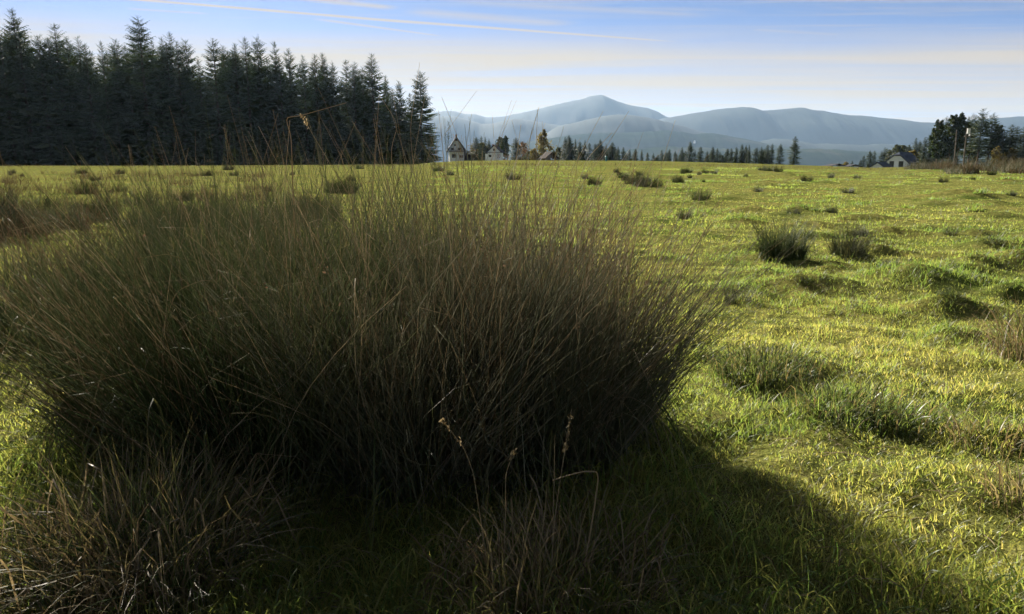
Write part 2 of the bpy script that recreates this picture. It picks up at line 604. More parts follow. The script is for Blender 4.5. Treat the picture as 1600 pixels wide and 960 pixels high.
def ridge(name, pts, D, depth, mat, rough, seed, base=-70.0):
    pts = np.array(pts, float)
    px = np.arange(pts[0, 0], pts[-1, 0] + 0.1, 1.6)
    # smooth interpolation of the crest line
    yt = np.interp(px, pts[:, 0], pts[:, 1])
    k = np.array([1, 2, 3, 2, 1.0])
    k /= k.sum()
    yt = np.convolve(np.pad(yt, 2, mode='edge'), k, 'valid')
    yt = yt - rough * (0.7 * vnoise(px / 9.0, px * 0, seed) + 0.4 * vnoise(px / 3.5, px * 0, seed + 1))
    ztop = 1.25 + (249 - yt) * D / F
    v = np.linspace(-1, 1, 33)
    PX, V = np.meshgrid(px, v, indexing='xy')
    Y = D + V * depth
    X = (PX - 800) / F * D * (1 + 0.35 * V * depth / D)
    bell = (1 - np.abs(V) ** 1.6)
    n = vnoise(X / (D * 0.05), Y / (D * 0.05), seed + 2) * 0.06 + vnoise(X / (D * 0.018), Y / (D * 0.03), seed + 3) * 0.035 + vnoise(X / (D * 0.007), Y / (D * 0.02), seed + 4) * 0.02
    bell = bell + n * (1 - bell) * bell * 2.2
    Z = base + (ztop[None, :] - base) * bell
    a, b = PX.shape
    i = np.arange(a * b).reshape(a, b)
    q = np.stack([i[:-1, :-1], i[:-1, 1:], i[1:, 1:], i[1:, :-1]], -1).reshape(-1, 4)
    o = link(name, mesh_np(name, np.stack([X, Y, Z], -1).reshape(-1, 3), [q], mat, True), None, 'structure')
    return o


ridge('mountain', [(-900, 205), (-500, 185), (-100, 200), (420, 205), (560, 196), (640, 184), (700, 177), (715, 178), (730, 182), (745, 182), (760, 187), (785, 186), (810, 181), (830, 177), (850, 172),
                   (880, 165), (905, 160), (920, 155.5), (935, 153.5), (945, 158), (960, 164), (978, 169), (990, 171), (1005, 173), (1020, 179), (1032, 186), (1060, 192), (1120, 200), (1250, 225), (1400, 246)],
      8600, 1500, mmat, 0.4, 11)
ridge('mountain', [(900, 240), (980, 205), (1030, 188), (1050, 185), (1080, 180), (1110, 175), (1150, 171.5), (1165, 173), (1178, 177), (1195, 176), (1215, 174), (1240, 172.5), (1252, 176), (1268, 177),
                   (1290, 181), (1310, 183.5), (1330, 184), (1365, 188), (1390, 190), (1415, 194), (1440, 195), (1470, 193), (1560, 186), (1700, 180), (1900, 190), (2100, 215)],
      7400, 1300, mmat, 0.4, 21)
ridge('hill', [(-800, 220), (-300, 196), (100, 204), (560, 180), (690, 186), (712, 185), (735, 191), (752, 196), (766, 197), (785, 193), (800, 189), (815, 189), (830, 192), (860, 197), (900, 202), (960, 214), (1040, 236)],
      6400, 1000, mmat, 0.4, 31)
ridge('hill', [(820, 230), (870, 200), (890, 196), (915, 190), (945, 184), (962, 182.5), (985, 184), (1010, 188), (1040, 195), (1080, 206), (1140, 222), (1220, 240)],
      5600, 900, mmat, 0.4, 41)
ridge('hill', [(760, 238), (830, 222), (880, 214), (930, 210), (975, 209), (1000, 208), (1035, 206.5), (1060, 208), (1075, 212), (1095, 210), (1115, 211), (1135, 215), (1160, 220), (1195, 227), (1230, 233), (1300, 245)],
      4700, 700, hmat, 0.7, 51)
ridge('hill', [(1100, 240), (1170, 224), (1200, 218), (1220, 219), (1260, 226), (1300, 226), (1330, 228), (1360, 226), (1400, 229), (1480, 224), (1600, 214), (1760, 222), (1900, 240)],
      5300, 700, mmat, 0.6, 61)
ridge('hill', [(880, 246), (960, 236), (1040, 230), (1120, 233), (1200, 234), (1260, 233), (1300, 235), (1340, 238), (1400, 240), (1500, 236), (1650, 232), (1850, 245)],
      3700, 500, hmat, 0.8, 71)

# the air: pale even haze round everything
hz = simple_mat('haze_air', (1, 1, 1))
T = hz.node_tree
T.nodes.clear()
pv = T.nodes.new('ShaderNodeVolumePrincipled')
pv.inputs['Color'].default_value = (0.48, 0.70, 1.0, 1)
pv.inputs['Density'].default_value = 3.5e-5
pv.inputs['Anisotropy'].default_value = 0.25
ho = T.nodes.new('ShaderNodeOutputMaterial')
T.links.new(pv.outputs[0], ho.inputs['Volume'])
haze = MB().box(-11200, 11200, -11200, 11200, -130, 745).build('haze', hz)
haze['kind'] = 'stuff'

# ------------------------------------------------------------------ trees: prototypes


def spruce_mesh(seed, H=20.0, wide=0.15, crown0=0.04, sparse=0.0):
    g = rng(seed)
    V, Q, TT, RN = [], [], [], []
    nb = 0
    z = crown0 * H
    while z < H * 0.985:
        f = z / H
        Rb = min(wide * 1.3 * H * ((1 - f) ** 0.62), wide * H * 0.95) * (0.75 + 0.5 * g.random()) + 0.10
        if f < 0.15:
            Rb *= 0.75 + f * 1.6
        n = int(g.integers(7, 10)) if f < 0.9 else 6
        a0 = g.random() * 6.28
        for j in range(n):
            if g.random() < 0.12 + sparse:
                continue
            a = a0 + j * 6.283 / n + g.normal() * 0.2
            L = Rb * (0.65 + 0.5 * g.random())
            el = -0.26 + 0.82 * f ** 2 + g.normal() * 0.1
            dr = np.array([math.cos(a), math.sin(a), 0.0])
            si = np.array([-math.sin(a), math.cos(a), 0.0])
            nk = 6 if f > 0.6 else 9
            s = np.linspace(0, 1, nk)
            zz = z + g.normal() * H * 0.006 + L * (math.tan(el) * s - 0.25 * s * s * (1 - f) + 0.22 * s ** 3)
            sp = dr[None, :] * (L * s)[:, None] + np.array([0, 0, 1.0])[None, :] * zz[:, None]
            rv = g.random()
            # spine fan
            w = L * 0.05
            for k in range(1, nk):
                tl = L * (0.34 - 0.16 * s[k]) * (1.0 if f > 0.6 else 0.62) * (0.7 + 0.6 * g.random())
                for sd in (-1, 1):
                    p0 = sp[k - 1] * 0.4 + sp[k] * 0.6
                    tip = p0 + (si * sd * 0.85 + dr * 0.55) * tl - np.array([0, 0, tl * (0.25 + 0.5 * g.random() * (1 - f))])
                    md = (p0 + tip) / 2
                    ww = tl * 0.27
                    V += [p0, md + dr * ww * 0.6 - np.array([0, 0, ww]), tip, md - dr * ww * 0.6 + np.array([0, 0, ww * 0.4])]
                    Q.append((nb, nb + 1, nb + 2, nb + 3))
                    nb += 4
                    TT += [0.1, 0.5, 1, 0.5]
                    RN += [min(1, max(0, rv + g.normal() * 0.15))] * 4
            # the drooping underside curtain
            V += [sp[1], sp[nk // 2] - np.array([0, 0, L * 0.07]), sp[-1], sp[nk // 2] + np.array([0, 0, L * 0.02])]
            Q.append((nb, nb + 1, nb + 2, nb + 3))
            nb += 4
            TT += [0, 0.4, 1, 0.4]
            RN += [rv * 0.6] * 4
        z += H * (0.017 + 0.010 * g.random()) * (1.0 - 0.15 * f)
    # leader
    for a in (0, 1.57):
        d = np.array([math.cos(a), math.sin(a), 0]) * 0.07
        V += [np.array([0, 0, H * 0.96]) - d, np.array([0, 0, H * 0.96]) + d, np.array([0, 0, H * 1.0]), np.array([0, 0, H * 1.0])]
        V[-1] = V[-1] + d * 0.1
        Q.append((nb, nb + 1, nb + 2, nb + 3))
        nb += 4
        TT += [0, 0, 1, 1]
        RN += [0.5] * 4
    crown = mesh_np('spruce_crown', np.array(V), [np.array(Q)], M['needle'], False, {'t': TT, 'rnd': RN})
    path = np.array([[[0, 0, -1.5], [0, 0, 0.3 * H], [0, 0, 0.7 * H], [0, 0, 0.97 * H]]])
    tv, tq, _, _ = tubes(path, np.array([[0.24, 0.19, 0.10, 0.02]]), sides=7)
    trunk = mesh_np('spruce_trunk', tv, [tq], M['bark'], True)
    return trunk, crown, H


def leafy_mesh(seed, H, crown0, width, mat, bark, leaf=0.3, nleaf=2600, shape='oval', trunk_r=0.16, blobs=16, lean=0.0):
    g = rng(seed)
    V, Q, TT, RN = [], [], [], []
    paths, rads = [], []
    K = 5
    s = np.linspace(0, 1, K)
    tp = np.stack([lean * s * H + 0.02 * H * np.sin(3 * s + seed), 0.02 * H * np.sin(2.3 * s + 1), -1.5 + s * (0.93 * H + 1.5)], -1)
    paths.append(tp)
    rads.append(trunk_r * (1 - 0.85 * s))
    cents = []
    for i in range(blobs):
        f = (i + 0.5) / blobs
        zf = crown0 + (1 - crown0) * f * 0.97
        if shape == 'oval':
            rad = width * math.sin(math.pi * min(0.97, 0.12 + 0.86 * f)) ** 0.8
        elif shape == 'pine':
            rad = width * (0.15 + 0.95 * math.sin(math.pi * min(0.97, 0.18 + 0.79 * f)) ** 0.9)
        else:
            rad = width * (1 - f) ** 0.6
        a = i * 2.4 + g.normal() * 0.4
        off = rad * (0.25 + 0.6 * g.random())
        tz = zf * H
        tx = np.interp(tz, tp[:, 2], tp[:, 0])
        ty = np.interp(tz, tp[:, 2], tp[:, 1])
        c = np.array([tx + off * math.cos(a), ty + off * math.sin(a), tz])
        br = rad * ((0.26 if shape == 'pine' else 0.40) + 0.22 * g.random())
        cents.append((c, br))
        st = np.array([tx, ty, max(crown0 * 0.8 * H, tz - off * 0.7)])
        lp = st[None, :] * (1 - s)[:, None] + c[None, :] * s[:, None]
        lp[:, 2] += 0.1 * off * np.sin(math.pi * s)
        paths.append(lp)
        rads.append(trunk_r * 0.35 * (1 - 0.8 * s))
    per = max(8, nleaf // blobs)
    for c, br in cents:
        d = g.normal(size=(per, 3))
        d /= np.linalg.norm(d, axis=1, keepdims=True)
        rr_ = br * g.random(per) ** 0.6 * np.where(g.random(per) < 0.2, 1.6, 1.0)
        P = c + d * rr_[:, None] * np.array([1, 1, 0.5 if shape == 'pine' else 0.9])
        u = g.normal(size=(per, 3))
        u /= np.linalg.norm(u, axis=1, keepdims=True)
        w = np.cross(u, g.normal(size=(per, 3)))
        w /= np.linalg.norm(w, axis=1, keepdims=True)
        l = leaf * (0.6 + 0.8 * g.random(per))[:, None]
        b = len(V) * 0 + sum(len(x) for x in V)
        vv = np.stack([P - u * l, P + w * l * 0.5, P + u * l, P - w * l * 0.5], 1).reshape(-1, 3)
        V.append(vv)
        Q.append(np.arange(per * 4).reshape(-1, 4) + b)
        TT.append(np.tile([0, 0.5, 1, 0.5], per))
        RN.append(np.repeat(np.clip(g.random() * 0.6 + g.random(per) * 0.4, 0, 1), 4))
    crown = mesh_np('leaf_crown', np.concatenate(V), [np.concatenate(Q)], mat, False, {'t': np.concatenate(TT), 'rnd': np.concatenate(RN)})
    tv, tq, _, _ = tubes(np.array(paths), np.array(rads), sides=5)
    trunk = mesh_np('tree_trunk', tv, [tq], bark, True)
    return trunk, crown, H


SP = [spruce_mesh(1, wide=0.135), spruce_mesh(2, wide=0.15), spruce_mesh(3, wide=0.12, sparse=0.08), spruce_mesh(4, wide=0.17), spruce_mesh(5, wide=0.14, sparse=0.12),
      spruce_mesh(6, wide=0.16, sparse=0.04)]
SPW = spruce_mesh(9, wide=0.20, crown0=0.02, sparse=0.05)
SPT = [spruce_mesh(12, wide=0.17, crown0=0.36, sparse=0.12), spruce_mesh(13, wide=0.19, crown0=0.30, sparse=0.18)]
PN = [leafy_mesh(21, 14, 0.40, 2.5, M['pine'], M['pine_bark'], 0.34, 3200, 'pine', 0.2, 36),
      leafy_mesh(22, 14, 0.48, 2.2, M['pine'], M['pine_bark'], 0.34, 2800, 'pine', 0.18, 30, 0.02),
      leafy_mesh(23, 14, 0.25, 2.6, M['pine'], M['pine_bark'], 0.34, 3600, 'pine', 0.2, 42, -0.015)]
LG = leafy_mesh(31, 9, 0.12, 1.9, M['leaf_gold'], M['bark'], 0.22, 3000, 'oval', 0.14, 20)
LGB = leafy_mesh(32, 4, 0.1, 1.7, M['leaf_gold'], M['bark'], 0.2, 1800, 'oval', 0.09, 14)
LR = leafy_mesh(33, 5, 0.15, 1.9, M['leaf_rust'], M['bark'], 0.2, 900, 'oval', 0.1, 14)
LD = leafy_mesh(34, 7, 0.12, 2.6, M['leaf_green'], M['bark'], 0.25, 2600, 'oval', 0.14, 18)
BT = leafy_mesh(35, 9, 0.3, 1.1, M['leaf_green'], M['bark'], 0.1, 160, 'oval', 0.09, 26)
tg = rng(5)


def plant_tree(name, proto, px, ytop, D, label, cat, group=None, wx=1.0, rz=None):
    trunk, crown, H = proto
    top = at(px, ytop, D)
    zb = float(gz(top[0], top[1]))
    s = (top[2] - zb) / H
    e = empty(name, (top[0], top[1], zb), tg.random() * 6.28 if rz is None else rz)
    e.scale = (s * wx, s * wx, s)
    link('trunk', trunk, e)
    link('crown', crown, e)
    tag(e, label, cat, group)
    return e


ORD = ['first', 'second', 'third', 'fourth', 'fifth', 'sixth', 'seventh', 'eighth', 'ninth', 'tenth', 'eleventh', 'twelfth', 'thirteenth', 'fourteenth', 'fifteenth',
       'sixteenth', 'seventeenth', 'eighteenth', 'nineteenth', 'twentieth']
ORD += ['twenty-' + o for o in ORD[:9]] + ['thirtieth'] + ['thirty-' + o for o in ORD[:9]] + ['fortieth'] + ['forty-' + o for o in ORD[:9]]

# tall forest on the left: the tops against the sky, left to right
SKYLINE = [(-30, 40), (18, 11), (42, 62), (58, 54), (84, 34), (103, 56), (121, 56), (132, 66), (157, 62), (180, 60), (194, 68), (215, 24), (236, 60), (252, 56), (264, 48), (289, 61), (309, 90), (332, 59),
           (348, 70), (366, 66), (382, 56), (401, 57), (428, 62), (450, 75), (473, 86), (491, 83), (503, 81), (519, 97), (540, 91), (553, 96), (566, 104), (580, 82), (602, 116), (623, 126), (640, 144)]
SPECIAL = {18: 'tallest ragged spruce at the left end of the dark forest', 84: 'spruce with a broad shoulder, second tall peak of the forest from its left end',
           215: 'tall broad spruce standing clear above the middle of the left forest', 580: 'tall spruce with bushy top near the right end of the dark forest',
           623: 'slim pointed spruce just left of the lone big spruce ending the forest'}
for i, (px, yt) in enumerate(SKYLINE):
    D = 162 + 60 * (max(px, 0) / 650.0) ** 1.2 + tg.uniform(-4, 10)
    lab = SPECIAL.get(px) or ORD[i] + ' spruce top from the left along the tall forest skyline'
    w = 1.25 if px in (18, 84, 215, 580) else (0.8 if px in (602, 623, 519) else tg.uniform(0.85, 1.15))
    plant_tree('spruce_tree', SP[i % 6], px, yt, D, lab, 'tree', 'spruces of the tall left forest', w)
plant_tree('spruce_tree', SPW, 656, 111, 205, 'big lone spruce with full skirt at the right end of the dark forest', 'tree', 'spruces of the tall left forest', 1.05)
# the massed wall below the skyline
for i in range(84):
    px = -120 + 775 * (i + tg.random()) / 84.0
    sk = np.interp(px, [p for p, _ in SKYLINE], [y for _, y in SKYLINE])
    D = 158 + 60 * (max(px, 0) / 650.0) ** 1.2 + tg.uniform(0, 40)
    plant_tree('spruce_tree', SP[i % 6], px, sk + tg.uniform(6, 48), D, 'dark spruce packed in the forest wall below the skyline tops', 'tree', 'spruces massed inside the left forest', tg.uniform(1.1, 1.5))
for i in range(22):
    px = 20 + 660 * (i + tg.random()) / 22.0
    D = 155 + 62 * (max(px, 0) / 650.0) ** 1.2
    plant_tree('spruce_tree', SP[(i * 5) % 6], px, tg.uniform(185, 222), D, 'low young spruce at the foot of the left forest edge', 'tree', 'young spruces along the left forest edge', tg.uniform(1.6, 2.2))

plant_tree('bare_tree', BT, 700, 188, 185, 'thin nearly bare sapling between the lone spruce and the gabled house', 'tree')
# trees round the houses
plant_tree('spruce_tree', SP[3], 744, 214, 262, 'dark cone spruce right of the steep gabled house', 'tree', None, 1.7)
plant_tree('spruce_tree', SP[0], 752, 212, 330, 'taller of two slim spruces behind the golden bush between the houses', 'tree')
plant_tree('spruce_tree', SP[2], 758, 213, 332, 'lower slim spruce behind the golden bush between the houses', 'tree')
plant_tree('spruce_tree', SP[1], 764, 216, 335, 'small spruce top just left of the small white house', 'tree')
plant_tree('birch_tree', LGB, 754, 223, 335, 'rounded golden bush between the two white houses', 'tree')
plant_tree('birch_tree', LG, 738, 226, 300, 'yellowing tree half hidden left of the cone spruce', 'tree')
plant_tree('rowan_tree', LR, 783, 227, 350, 'rust orange leafy tree behind the small white house', 'tree')
plant_tree('pine_tree', PN[0], 790, 212, 338, 'dark rounded pine right of the small white house', 'tree')
plant_tree('pine_tree', PN[1], 782, 214, 345, 'narrow pine above the small white house roof', 'tree')
plant_tree('spruce_tree', SP[3], 806, 215, 270, 'neat dark triangular spruce standing alone right of the rounded pine', 'tree', None, 1.7)
plant_tree('rowan_tree', LR, 817, 222, 300, 'sparse orange brown tree between triangular spruce and golden tall tree', 'tree')
plant_tree('birch_tree', LG, 849, 201, 262, 'tall golden green tree, the tallest by the far field edge', 'tree')
plant_tree('birch_tree', LGB, 836, 232, 262, 'low golden bush at the left foot of the tall golden tree', 'tree')
plant_tree('birch_tree', LD, 873, 230, 275, 'dull green bush right of the tall golden tree', 'tree')
plant_tree('birch_tree', LD, 826, 236, 280, 'low dark bush under the sparse orange tree', 'tree')

# the low dark row along the far field edge
ROW = [(883, 214), (889, 211), (899, 217), (906, 221), (914, 219), (921, 223), (930, 224), (938, 217), (947, 224), (957, 222), (966, 228), (974, 230), (984, 233), (993, 232), (1003, 234), (1012, 238), (1021, 239),
       (1034, 234), (1046, 233), (1055, 236), (1066, 230), (1079, 221), (1086, 234), (1095, 229), (1105, 236), (1114, 229), (1121, 231), (1137, 232), (1143, 231), (1151, 230), (1160, 225), (1166, 227), (1171, 226),
       (1182, 231), (1190, 229), (1200, 226), (1207, 224), (1220, 224), (1243, 213)]
for i, (px, yt) in enumerate(ROW):
    D = 255 - 0.09 * (px - 880) + tg.uniform(-8, 8)
    if px == 1243:
        plant_tree('spruce_tree', SPW, px, yt, 205, 'tall full spruce standing at the right end of the low dark row', 'tree', 'spruces in the low row along the far field edge', 1.1)
        continue
    lab = ORD[i] + ' spruce from the left in the low dark row along the far field edge'
    if px == 1079:
        lab = 'pointed spruce rising tallest near the middle of the low dark row'
    plant_tree('spruce_tree', SP[(i * 7) % 6], px, yt, D, lab, 'tree', 'spruces in the low row along the far field edge', tg.uniform(1.2, 1.7))
for i in range(60):
    px = tg.uniform(880, 1225)
    sk = np.interp(px, [p for p, _ in ROW], [y for _, y in ROW])
    plant_tree('spruce_tree', SP[i % 6], px, sk + tg.uniform(4, 13), 250 - 0.09 * (px - 880) + tg.uniform(6, 30), 'small spruce filling the gaps low in the far field edge row', 'tree', 'filler spruces of the far row', tg.uniform(1.7, 2.4))

# wood on the right
for i, (px, yt, k, lab) in enumerate([
        (1469, 186, 2, 'leftmost tall pine of the right wood, bushy to low down'), (1480, 182, 0, 'second tall pine from the left of the right wood'),
        (1491, 178, 2, 'tall pine just behind the plain pole in the right wood'), (1503, 176, 0, 'tall pine directly behind the pole with the white box'),
        (1514, 183, 1, 'pine with bare trunk right of the pole with the white box'), (1522, 177, 1, 'pine left of the highest crown of the right wood'),
        (1537, 169, 0, 'highest pine crown of the right wood'), (1553, 176, 1, 'rightmost tall pine before the gap in the right wood'),
        (1562, 194, 2, 'shorter pine at the right shoulder of the tall pines')]):
    plant_tree('pine_tree', SPT[i % 2] if k != 2 and i != 3 else PN[k], px, yt, 205 + 18 * tg.random(), lab, 'tree', 'pines of the right wood', 1.3 if k != 2 and i != 3 else 0.8)
for px, yt, lab in [(1570, 203, 'spruce in the gap right of the tall pines'), (1582, 194, 'left of the two pointed spruces at the right photo edge'), (1590, 197, 'right of the two pointed spruces at the right photo edge'),
                    (1604, 195, 'spruce cut by the right photo edge'), (1432, 215, 'left of two slim spruces behind the golden bush near the right house'),
                    (1438, 219, 'right of two slim spruces behind the golden bush near the right house'), (1383, 230, 'dark spruce rising behind the garage gable'),
                    (1378, 235, 'thin spruce just left of the dark spruce behind the garage'), (1360, 235, 'left spruce of the dark pair left of the garage'), (1367, 235, 'right spruce of the dark pair left of the garage'),
                    (1350, 243, 'low broad spruce left of the garage at the field edge'), (1345, 249, 'tiny spruce left of the low broad spruce'),
                    (1311, 254, 'tiny lone conifer far left of the right house'), (1332, 251, 'small round topped conifer left of the right house'), (1421, 226, 'spruce behind the roof ridge of the right house'),
                    (1446, 214, 'spruce at the left foot of the right wood pines'), (1456, 207, 'spruce leaning into the leftmost tall pine')]:
    plant_tree('spruce_tree', SP[int(tg.integers(0, 6))], px, yt, 250 if 1370 > px else 268 if px < 1445 else 215, lab, 'tree', None, 1.5)
plant_tree('birch_tree', LD, 1403, 226, 300, 'broad dull green tree behind the right house, left of its pair', 'tree')
plant_tree('birch_tree', LD, 1413, 227, 305, 'broad dull green tree behind the right house, right of its pair', 'tree')
plant_tree('birch_tree', LGB, 1428, 235, 255, 'golden bush right of the right house roof', 'tree')
plant_tree('birch_tree', LG, 1559, 228, 200, 'golden tree in the gap right of the tall pines', 'tree')
plant_tree('birch_tree', LGB, 1579, 232, 195, 'pale green bush under the pointed spruces at right', 'tree')
plant_tree('birch_tree', LGB, 1321, 253, 250, 'small golden bush between the tiny conifers', 'tree')
for i in range(16):
    px = tg.uniform(1440, 1640)
    plant_tree('spruce_tree', SP[i % 6], px, tg.uniform(205, 232), tg.uniform(225, 255), 'dark spruce filling the shade inside the right wood', 'tree', 'spruces inside the right wood', 1.6)


# ------------------------------------------------------------------ houses
def window(parent, x0, x1, z0, z1, y, mat='wood_dark', name='window'):
    w = MB()
    t = 0.09
    w.box(x0, x0 + t, y - 0.06, y + 0.02, z0, z1).box(x1 - t, x1, y - 0.06, y + 0.02, z0, z1).box(x0 + t, x1 - t, y - 0.06, y + 0.02, z0, z0 + t).box(x0 + t, x1 - t, y - 0.06, y + 0.02, z1 - t, z1)
    xm = (x0 + x1) / 2
    w.box(xm - 0.035, xm + 0.035, y - 0.055, y + 0.02, z0 + t, z1 - t)
    o = w.build(name, M[mat], parent)
    MB().box(x0 + t, xm - 0.035, y - 0.03, y - 0.01, z0 + t, z1 - t).build('pane', M['glass'], o)
    MB().box(xm + 0.035, x1 - t, y - 0.03, y - 0.01, z0 + t, z1 - t).build('pane', M['glass'], o)
    return o


def slab(x0, z0, x1, z1, th):
    """roof slab outline from eave (x0,z0) to ridge (x1,z1)"""
    dx, dz_ = x1 - x0, z1 - z0
    L = math.hypot(dx, dz_)
    nx, nz = -dz_ / L * th, dx / L * th
    if nz < 0:
        nx, nz = -nx, -nz
    return [(x0, z0), (x1, z1), (x1, z1 + abs(nz) * 1.25), (x0 + nx, z0 + nz)]


def house_at(px, D, name, label, rz=0.0):
    p = at(px, 249, D)
    z = float(gz(p[0], p[1]))
    e = empty(name, (p[0], p[1], z), rz)
    tag(e, label, 'house')
    return e, z


# steep gabled house
D = 262
e, z0 = house_at(713.5, D, 'gabled_house', 'white house with steep dark gable roof and chimney beside the forest end', R(6))
up = lambda y: 1.25 + (249 - y) * D / F - z0      # height above the house base of a photo row
hw = 2.55
ze, za = up(237), up(216)
MB().prism([(-hw, -1), (hw, -1), (hw, ze + .3), (0, za - .15), (-hw, ze + .3)], 0, 8).build('wall', M['white_wall'], e)
rf = MB().prism(slab(-hw - .6, ze - .35, 0, za - .1, .5), -1.2, 8.6).prism(slab(hw + .6, ze - .35, 0, za - .1, .5), -1.2, 8.6).build('roof', M['roof_dark'], e)
MB().box(-.35, .35, 1.2, 1.9, za - .6, za + .75).box(-.42, .42, 1.13, 1.97, za + .75, za + .9).build('chimney', M['brick'], rf)
MB().prism([(-1.0, za - 1.3), (0, za - .35), (1.0, za - 1.3)], -.08, -.01).build('gable_boarding', M['wood_dark'], e)
bal = MB().box(-hw - .1, hw + .1, -1.1, -.02, up(238), up(238) + .16).build('balcony', M['wood_dark'], e)
for k in range(13):
    x = -hw + k * (2 * hw / 12)
    MB().box(x - .07, x + .07, -1.08, -1.02, up(238) + .18, up(235.6)).build('baluster', M['wood_dark'], bal)
MB().box(-hw - .1, hw + .1, -1.12, -.98, up(235.6) + .003, up(235.6) + .1).build('railing', M['wood_dark'], bal)
window(e, -1.9, -.9, up(235.4), up(232), 0)
window(e, .6, 1.7, up(235.4), up(232), 0)
window(e, -.9, -.2, up(229.5), up(226.5), 0)
window(e, -1.6, -.3, up(247), up(241.5), 0, name='door')
window(e, .9, 2.3, up(247), up(243), 0)
an = MB().box(hw + .05, hw + 2.6, 1.5, 6.5, -1, up(238.5)).build('annex', M['wood_dark'], e)
MB().prism(slab(hw + 2.9, up(238.5), hw + .1, up(236.5), .18), 1.2, 6.8).build('annex_roof', M['roof_dark'], an)

# small white house
D = 318
e, z0 = house_at(772, D, 'small_house', 'small white house with dark roof, right of the steep gabled house', R(-8))
hw = 2.75
ze, za = up(238.5), up(228.5)
MB().prism([(-hw, -1), (hw, -1), (hw, ze), (0, za - .2), (-hw, ze)], 0, 7).build('wall', M['white_wall'], e)
rf = MB().prism(slab(-hw - .5, ze - .3, 0, za, .4), -.8, 7.5).prism(slab(hw + .5, ze - .3, 0, za, .4), -.8, 7.5).build('roof', M['roof_dark'], e)
MB().box(-1.3, -.6, 2.5, 3.1, za - .8, za + .5).box(-1.38, -.52, 2.42, 3.18, za + .5, za + .62).build('chimney', M['brick'], rf)
MB().box(-hw - .2, hw + .2, -.35, -.01, ze - .25, ze - .05).build('cornice', M['wood_dark'], e)
window(e, -.45, .45, up(236.6), up(233.2), 0)
window(e, 1.35, 2.6, up(247.5), up(241), 0, name='door')
window(e, -2.2, -1.2, up(246), up(242.5), 0)
MB().box(-hw - 1.2, -hw - .02, 1, 5, -1, up(241)).build('side_wing', M['white_wall'], e)

# house at right with half-hipped roof
D = 232
e, z0 = house_at(1402, D, 'hipped_house', 'white house with dark half-hipped roof behind the brown bank at right', R(-47))
hw = 3.3
ze, zc, za = up(254.5), up(243.5), up(239.5)
xc = 0.9
MB().prism([(-hw, -2), (hw, -2), (hw, ze), (xc + .4, zc - .1), (-xc - .4, zc - .1), (-hw, ze)], 0, 10).build('wall', M['white_wall'], e)
me = bpy.data.meshes.new('hip_roof')
y0, y1, th = -.7, 10.6, .28
ex = hw + .7
ezz = ze - .5
prof = lambda yy, t: [(-ex, yy, ezz + t), (-xc, yy, zc + t), (xc, yy, zc + t), (ex, yy, ezz + t)]
vv = prof(y0, 0) + [(0, y0 + 1.7, za)] + prof(y1, 0) + [(0, y1, za)] + prof(y0, th) + [(0, y0 + 1.7, za + th)] + prof(y1, th) + [(0, y1, za + th)]
ff = []
for o_, fl in ((0, 1), (10, 0)):
    for q in ((0, 5, 6, 1), (1, 6, 9, 4), (4, 9, 7, 2), (2, 7, 8, 3), (1, 4, 2)):
        q = tuple(i + o_ for i in q)
        ff.append(q[::-1] if fl else q)
for a, b in ((0, 1), (1, 2), (2, 3), (3, 8), (8, 7), (7, 9), (9, 6), (6, 5), (5, 0)):
    ff.append((a, b, b + 10, a + 10))
me.from_pydata(vv, [], ff)
me.update()
me.materials.append(M['roof_slate'])
link('roof', me, e)
window(e, -2.2, -.85, up(262), up(252), 0)
window(e, .55, 1.9, up(261), up(252), 0)

# garage in front
D = 222
e, z0 = house_at(1372, D, 'garage', 'low white garage with dark gable left of the half-hipped house', R(-47))
e['category'] = 'garage'
hw = 2.5
ze, za = up(263), up(254.2)
MB().prism([(-hw, -2), (hw, -2), (hw, ze), (0, za - .15), (-hw, ze)], 0, 6).build('wall', M['white_wall'], e)
MB().prism(slab(-hw - .5, ze - .35, 0, za, .2), -.5, 6.3).prism(slab(hw + .5, ze - .35, 0, za, .2), -.5, 6.3).build('roof', M['roof_slate'], e)
MB().box(-1.3, 1.3, -.06, -.01, -.5, ze - .3).build('garage_door', M['wood_grey'], e)

# long low sheds at the right field edge
for px, yt, wd, lab in [(1296, 256.5, 5.0, 'low dark roofed shed at the field edge, left of its pair'), (1323, 257.5, 3.6, 'low dark roofed shed at the field edge, right of its pair')]:
    D = 240
    e, z0 = house_at(px, D, 'field_shed', lab, R(4))
    e['category'] = 'shed'
    za = up(yt)
    MB().box(-wd / 2, wd / 2, 0, 4, -1, za - .5).build('wall', M['wood_grey'], e)
    MB().prism([(-.4, za - .55), (2, za), (4.4, za - .55), (4.4, za - .42), (2, za + .14), (-.4, za - .42)], -wd / 2 - .3, wd / 2 + .3).build('roof', M['roof_dark'], e)
    e.children[-1].rotation_euler = (0, 0, R(90))
    e.children[-1].location = (0, 0, 0)

# wooden hay shelter by the golden tree
D = 205
e, z0 = house_at(858, D, 'hay_shelter', 'small dark timber shelter with low roof under the golden tree', R(35))
e['category'] = 'shelter'
za = up(239)
MB().prism(slab(-2.4, up(248.5), 0.0, za, .15), -1.4, 1.6).prism(slab(2.2, up(248.5), 0, za, .15), -1.4, 1.6).build('roof', M['wood_dark'], e)
MB().prism([(-1.9, -.5), (-.2, -.5), (-.2, za - .4), (-1.9, up(248.5) + .1)], -1.0, 1.2).build('wall', M['wood_grey'], e)
for x in (0.15, 1.7):
    MB().box(x - .08, x + .08, -1.2, -1.04, -.6, up(248.5) + (2.2 - x) / 2.2 * (za - up(248.5)) - .05).build('post', M['wood_grey'], e)

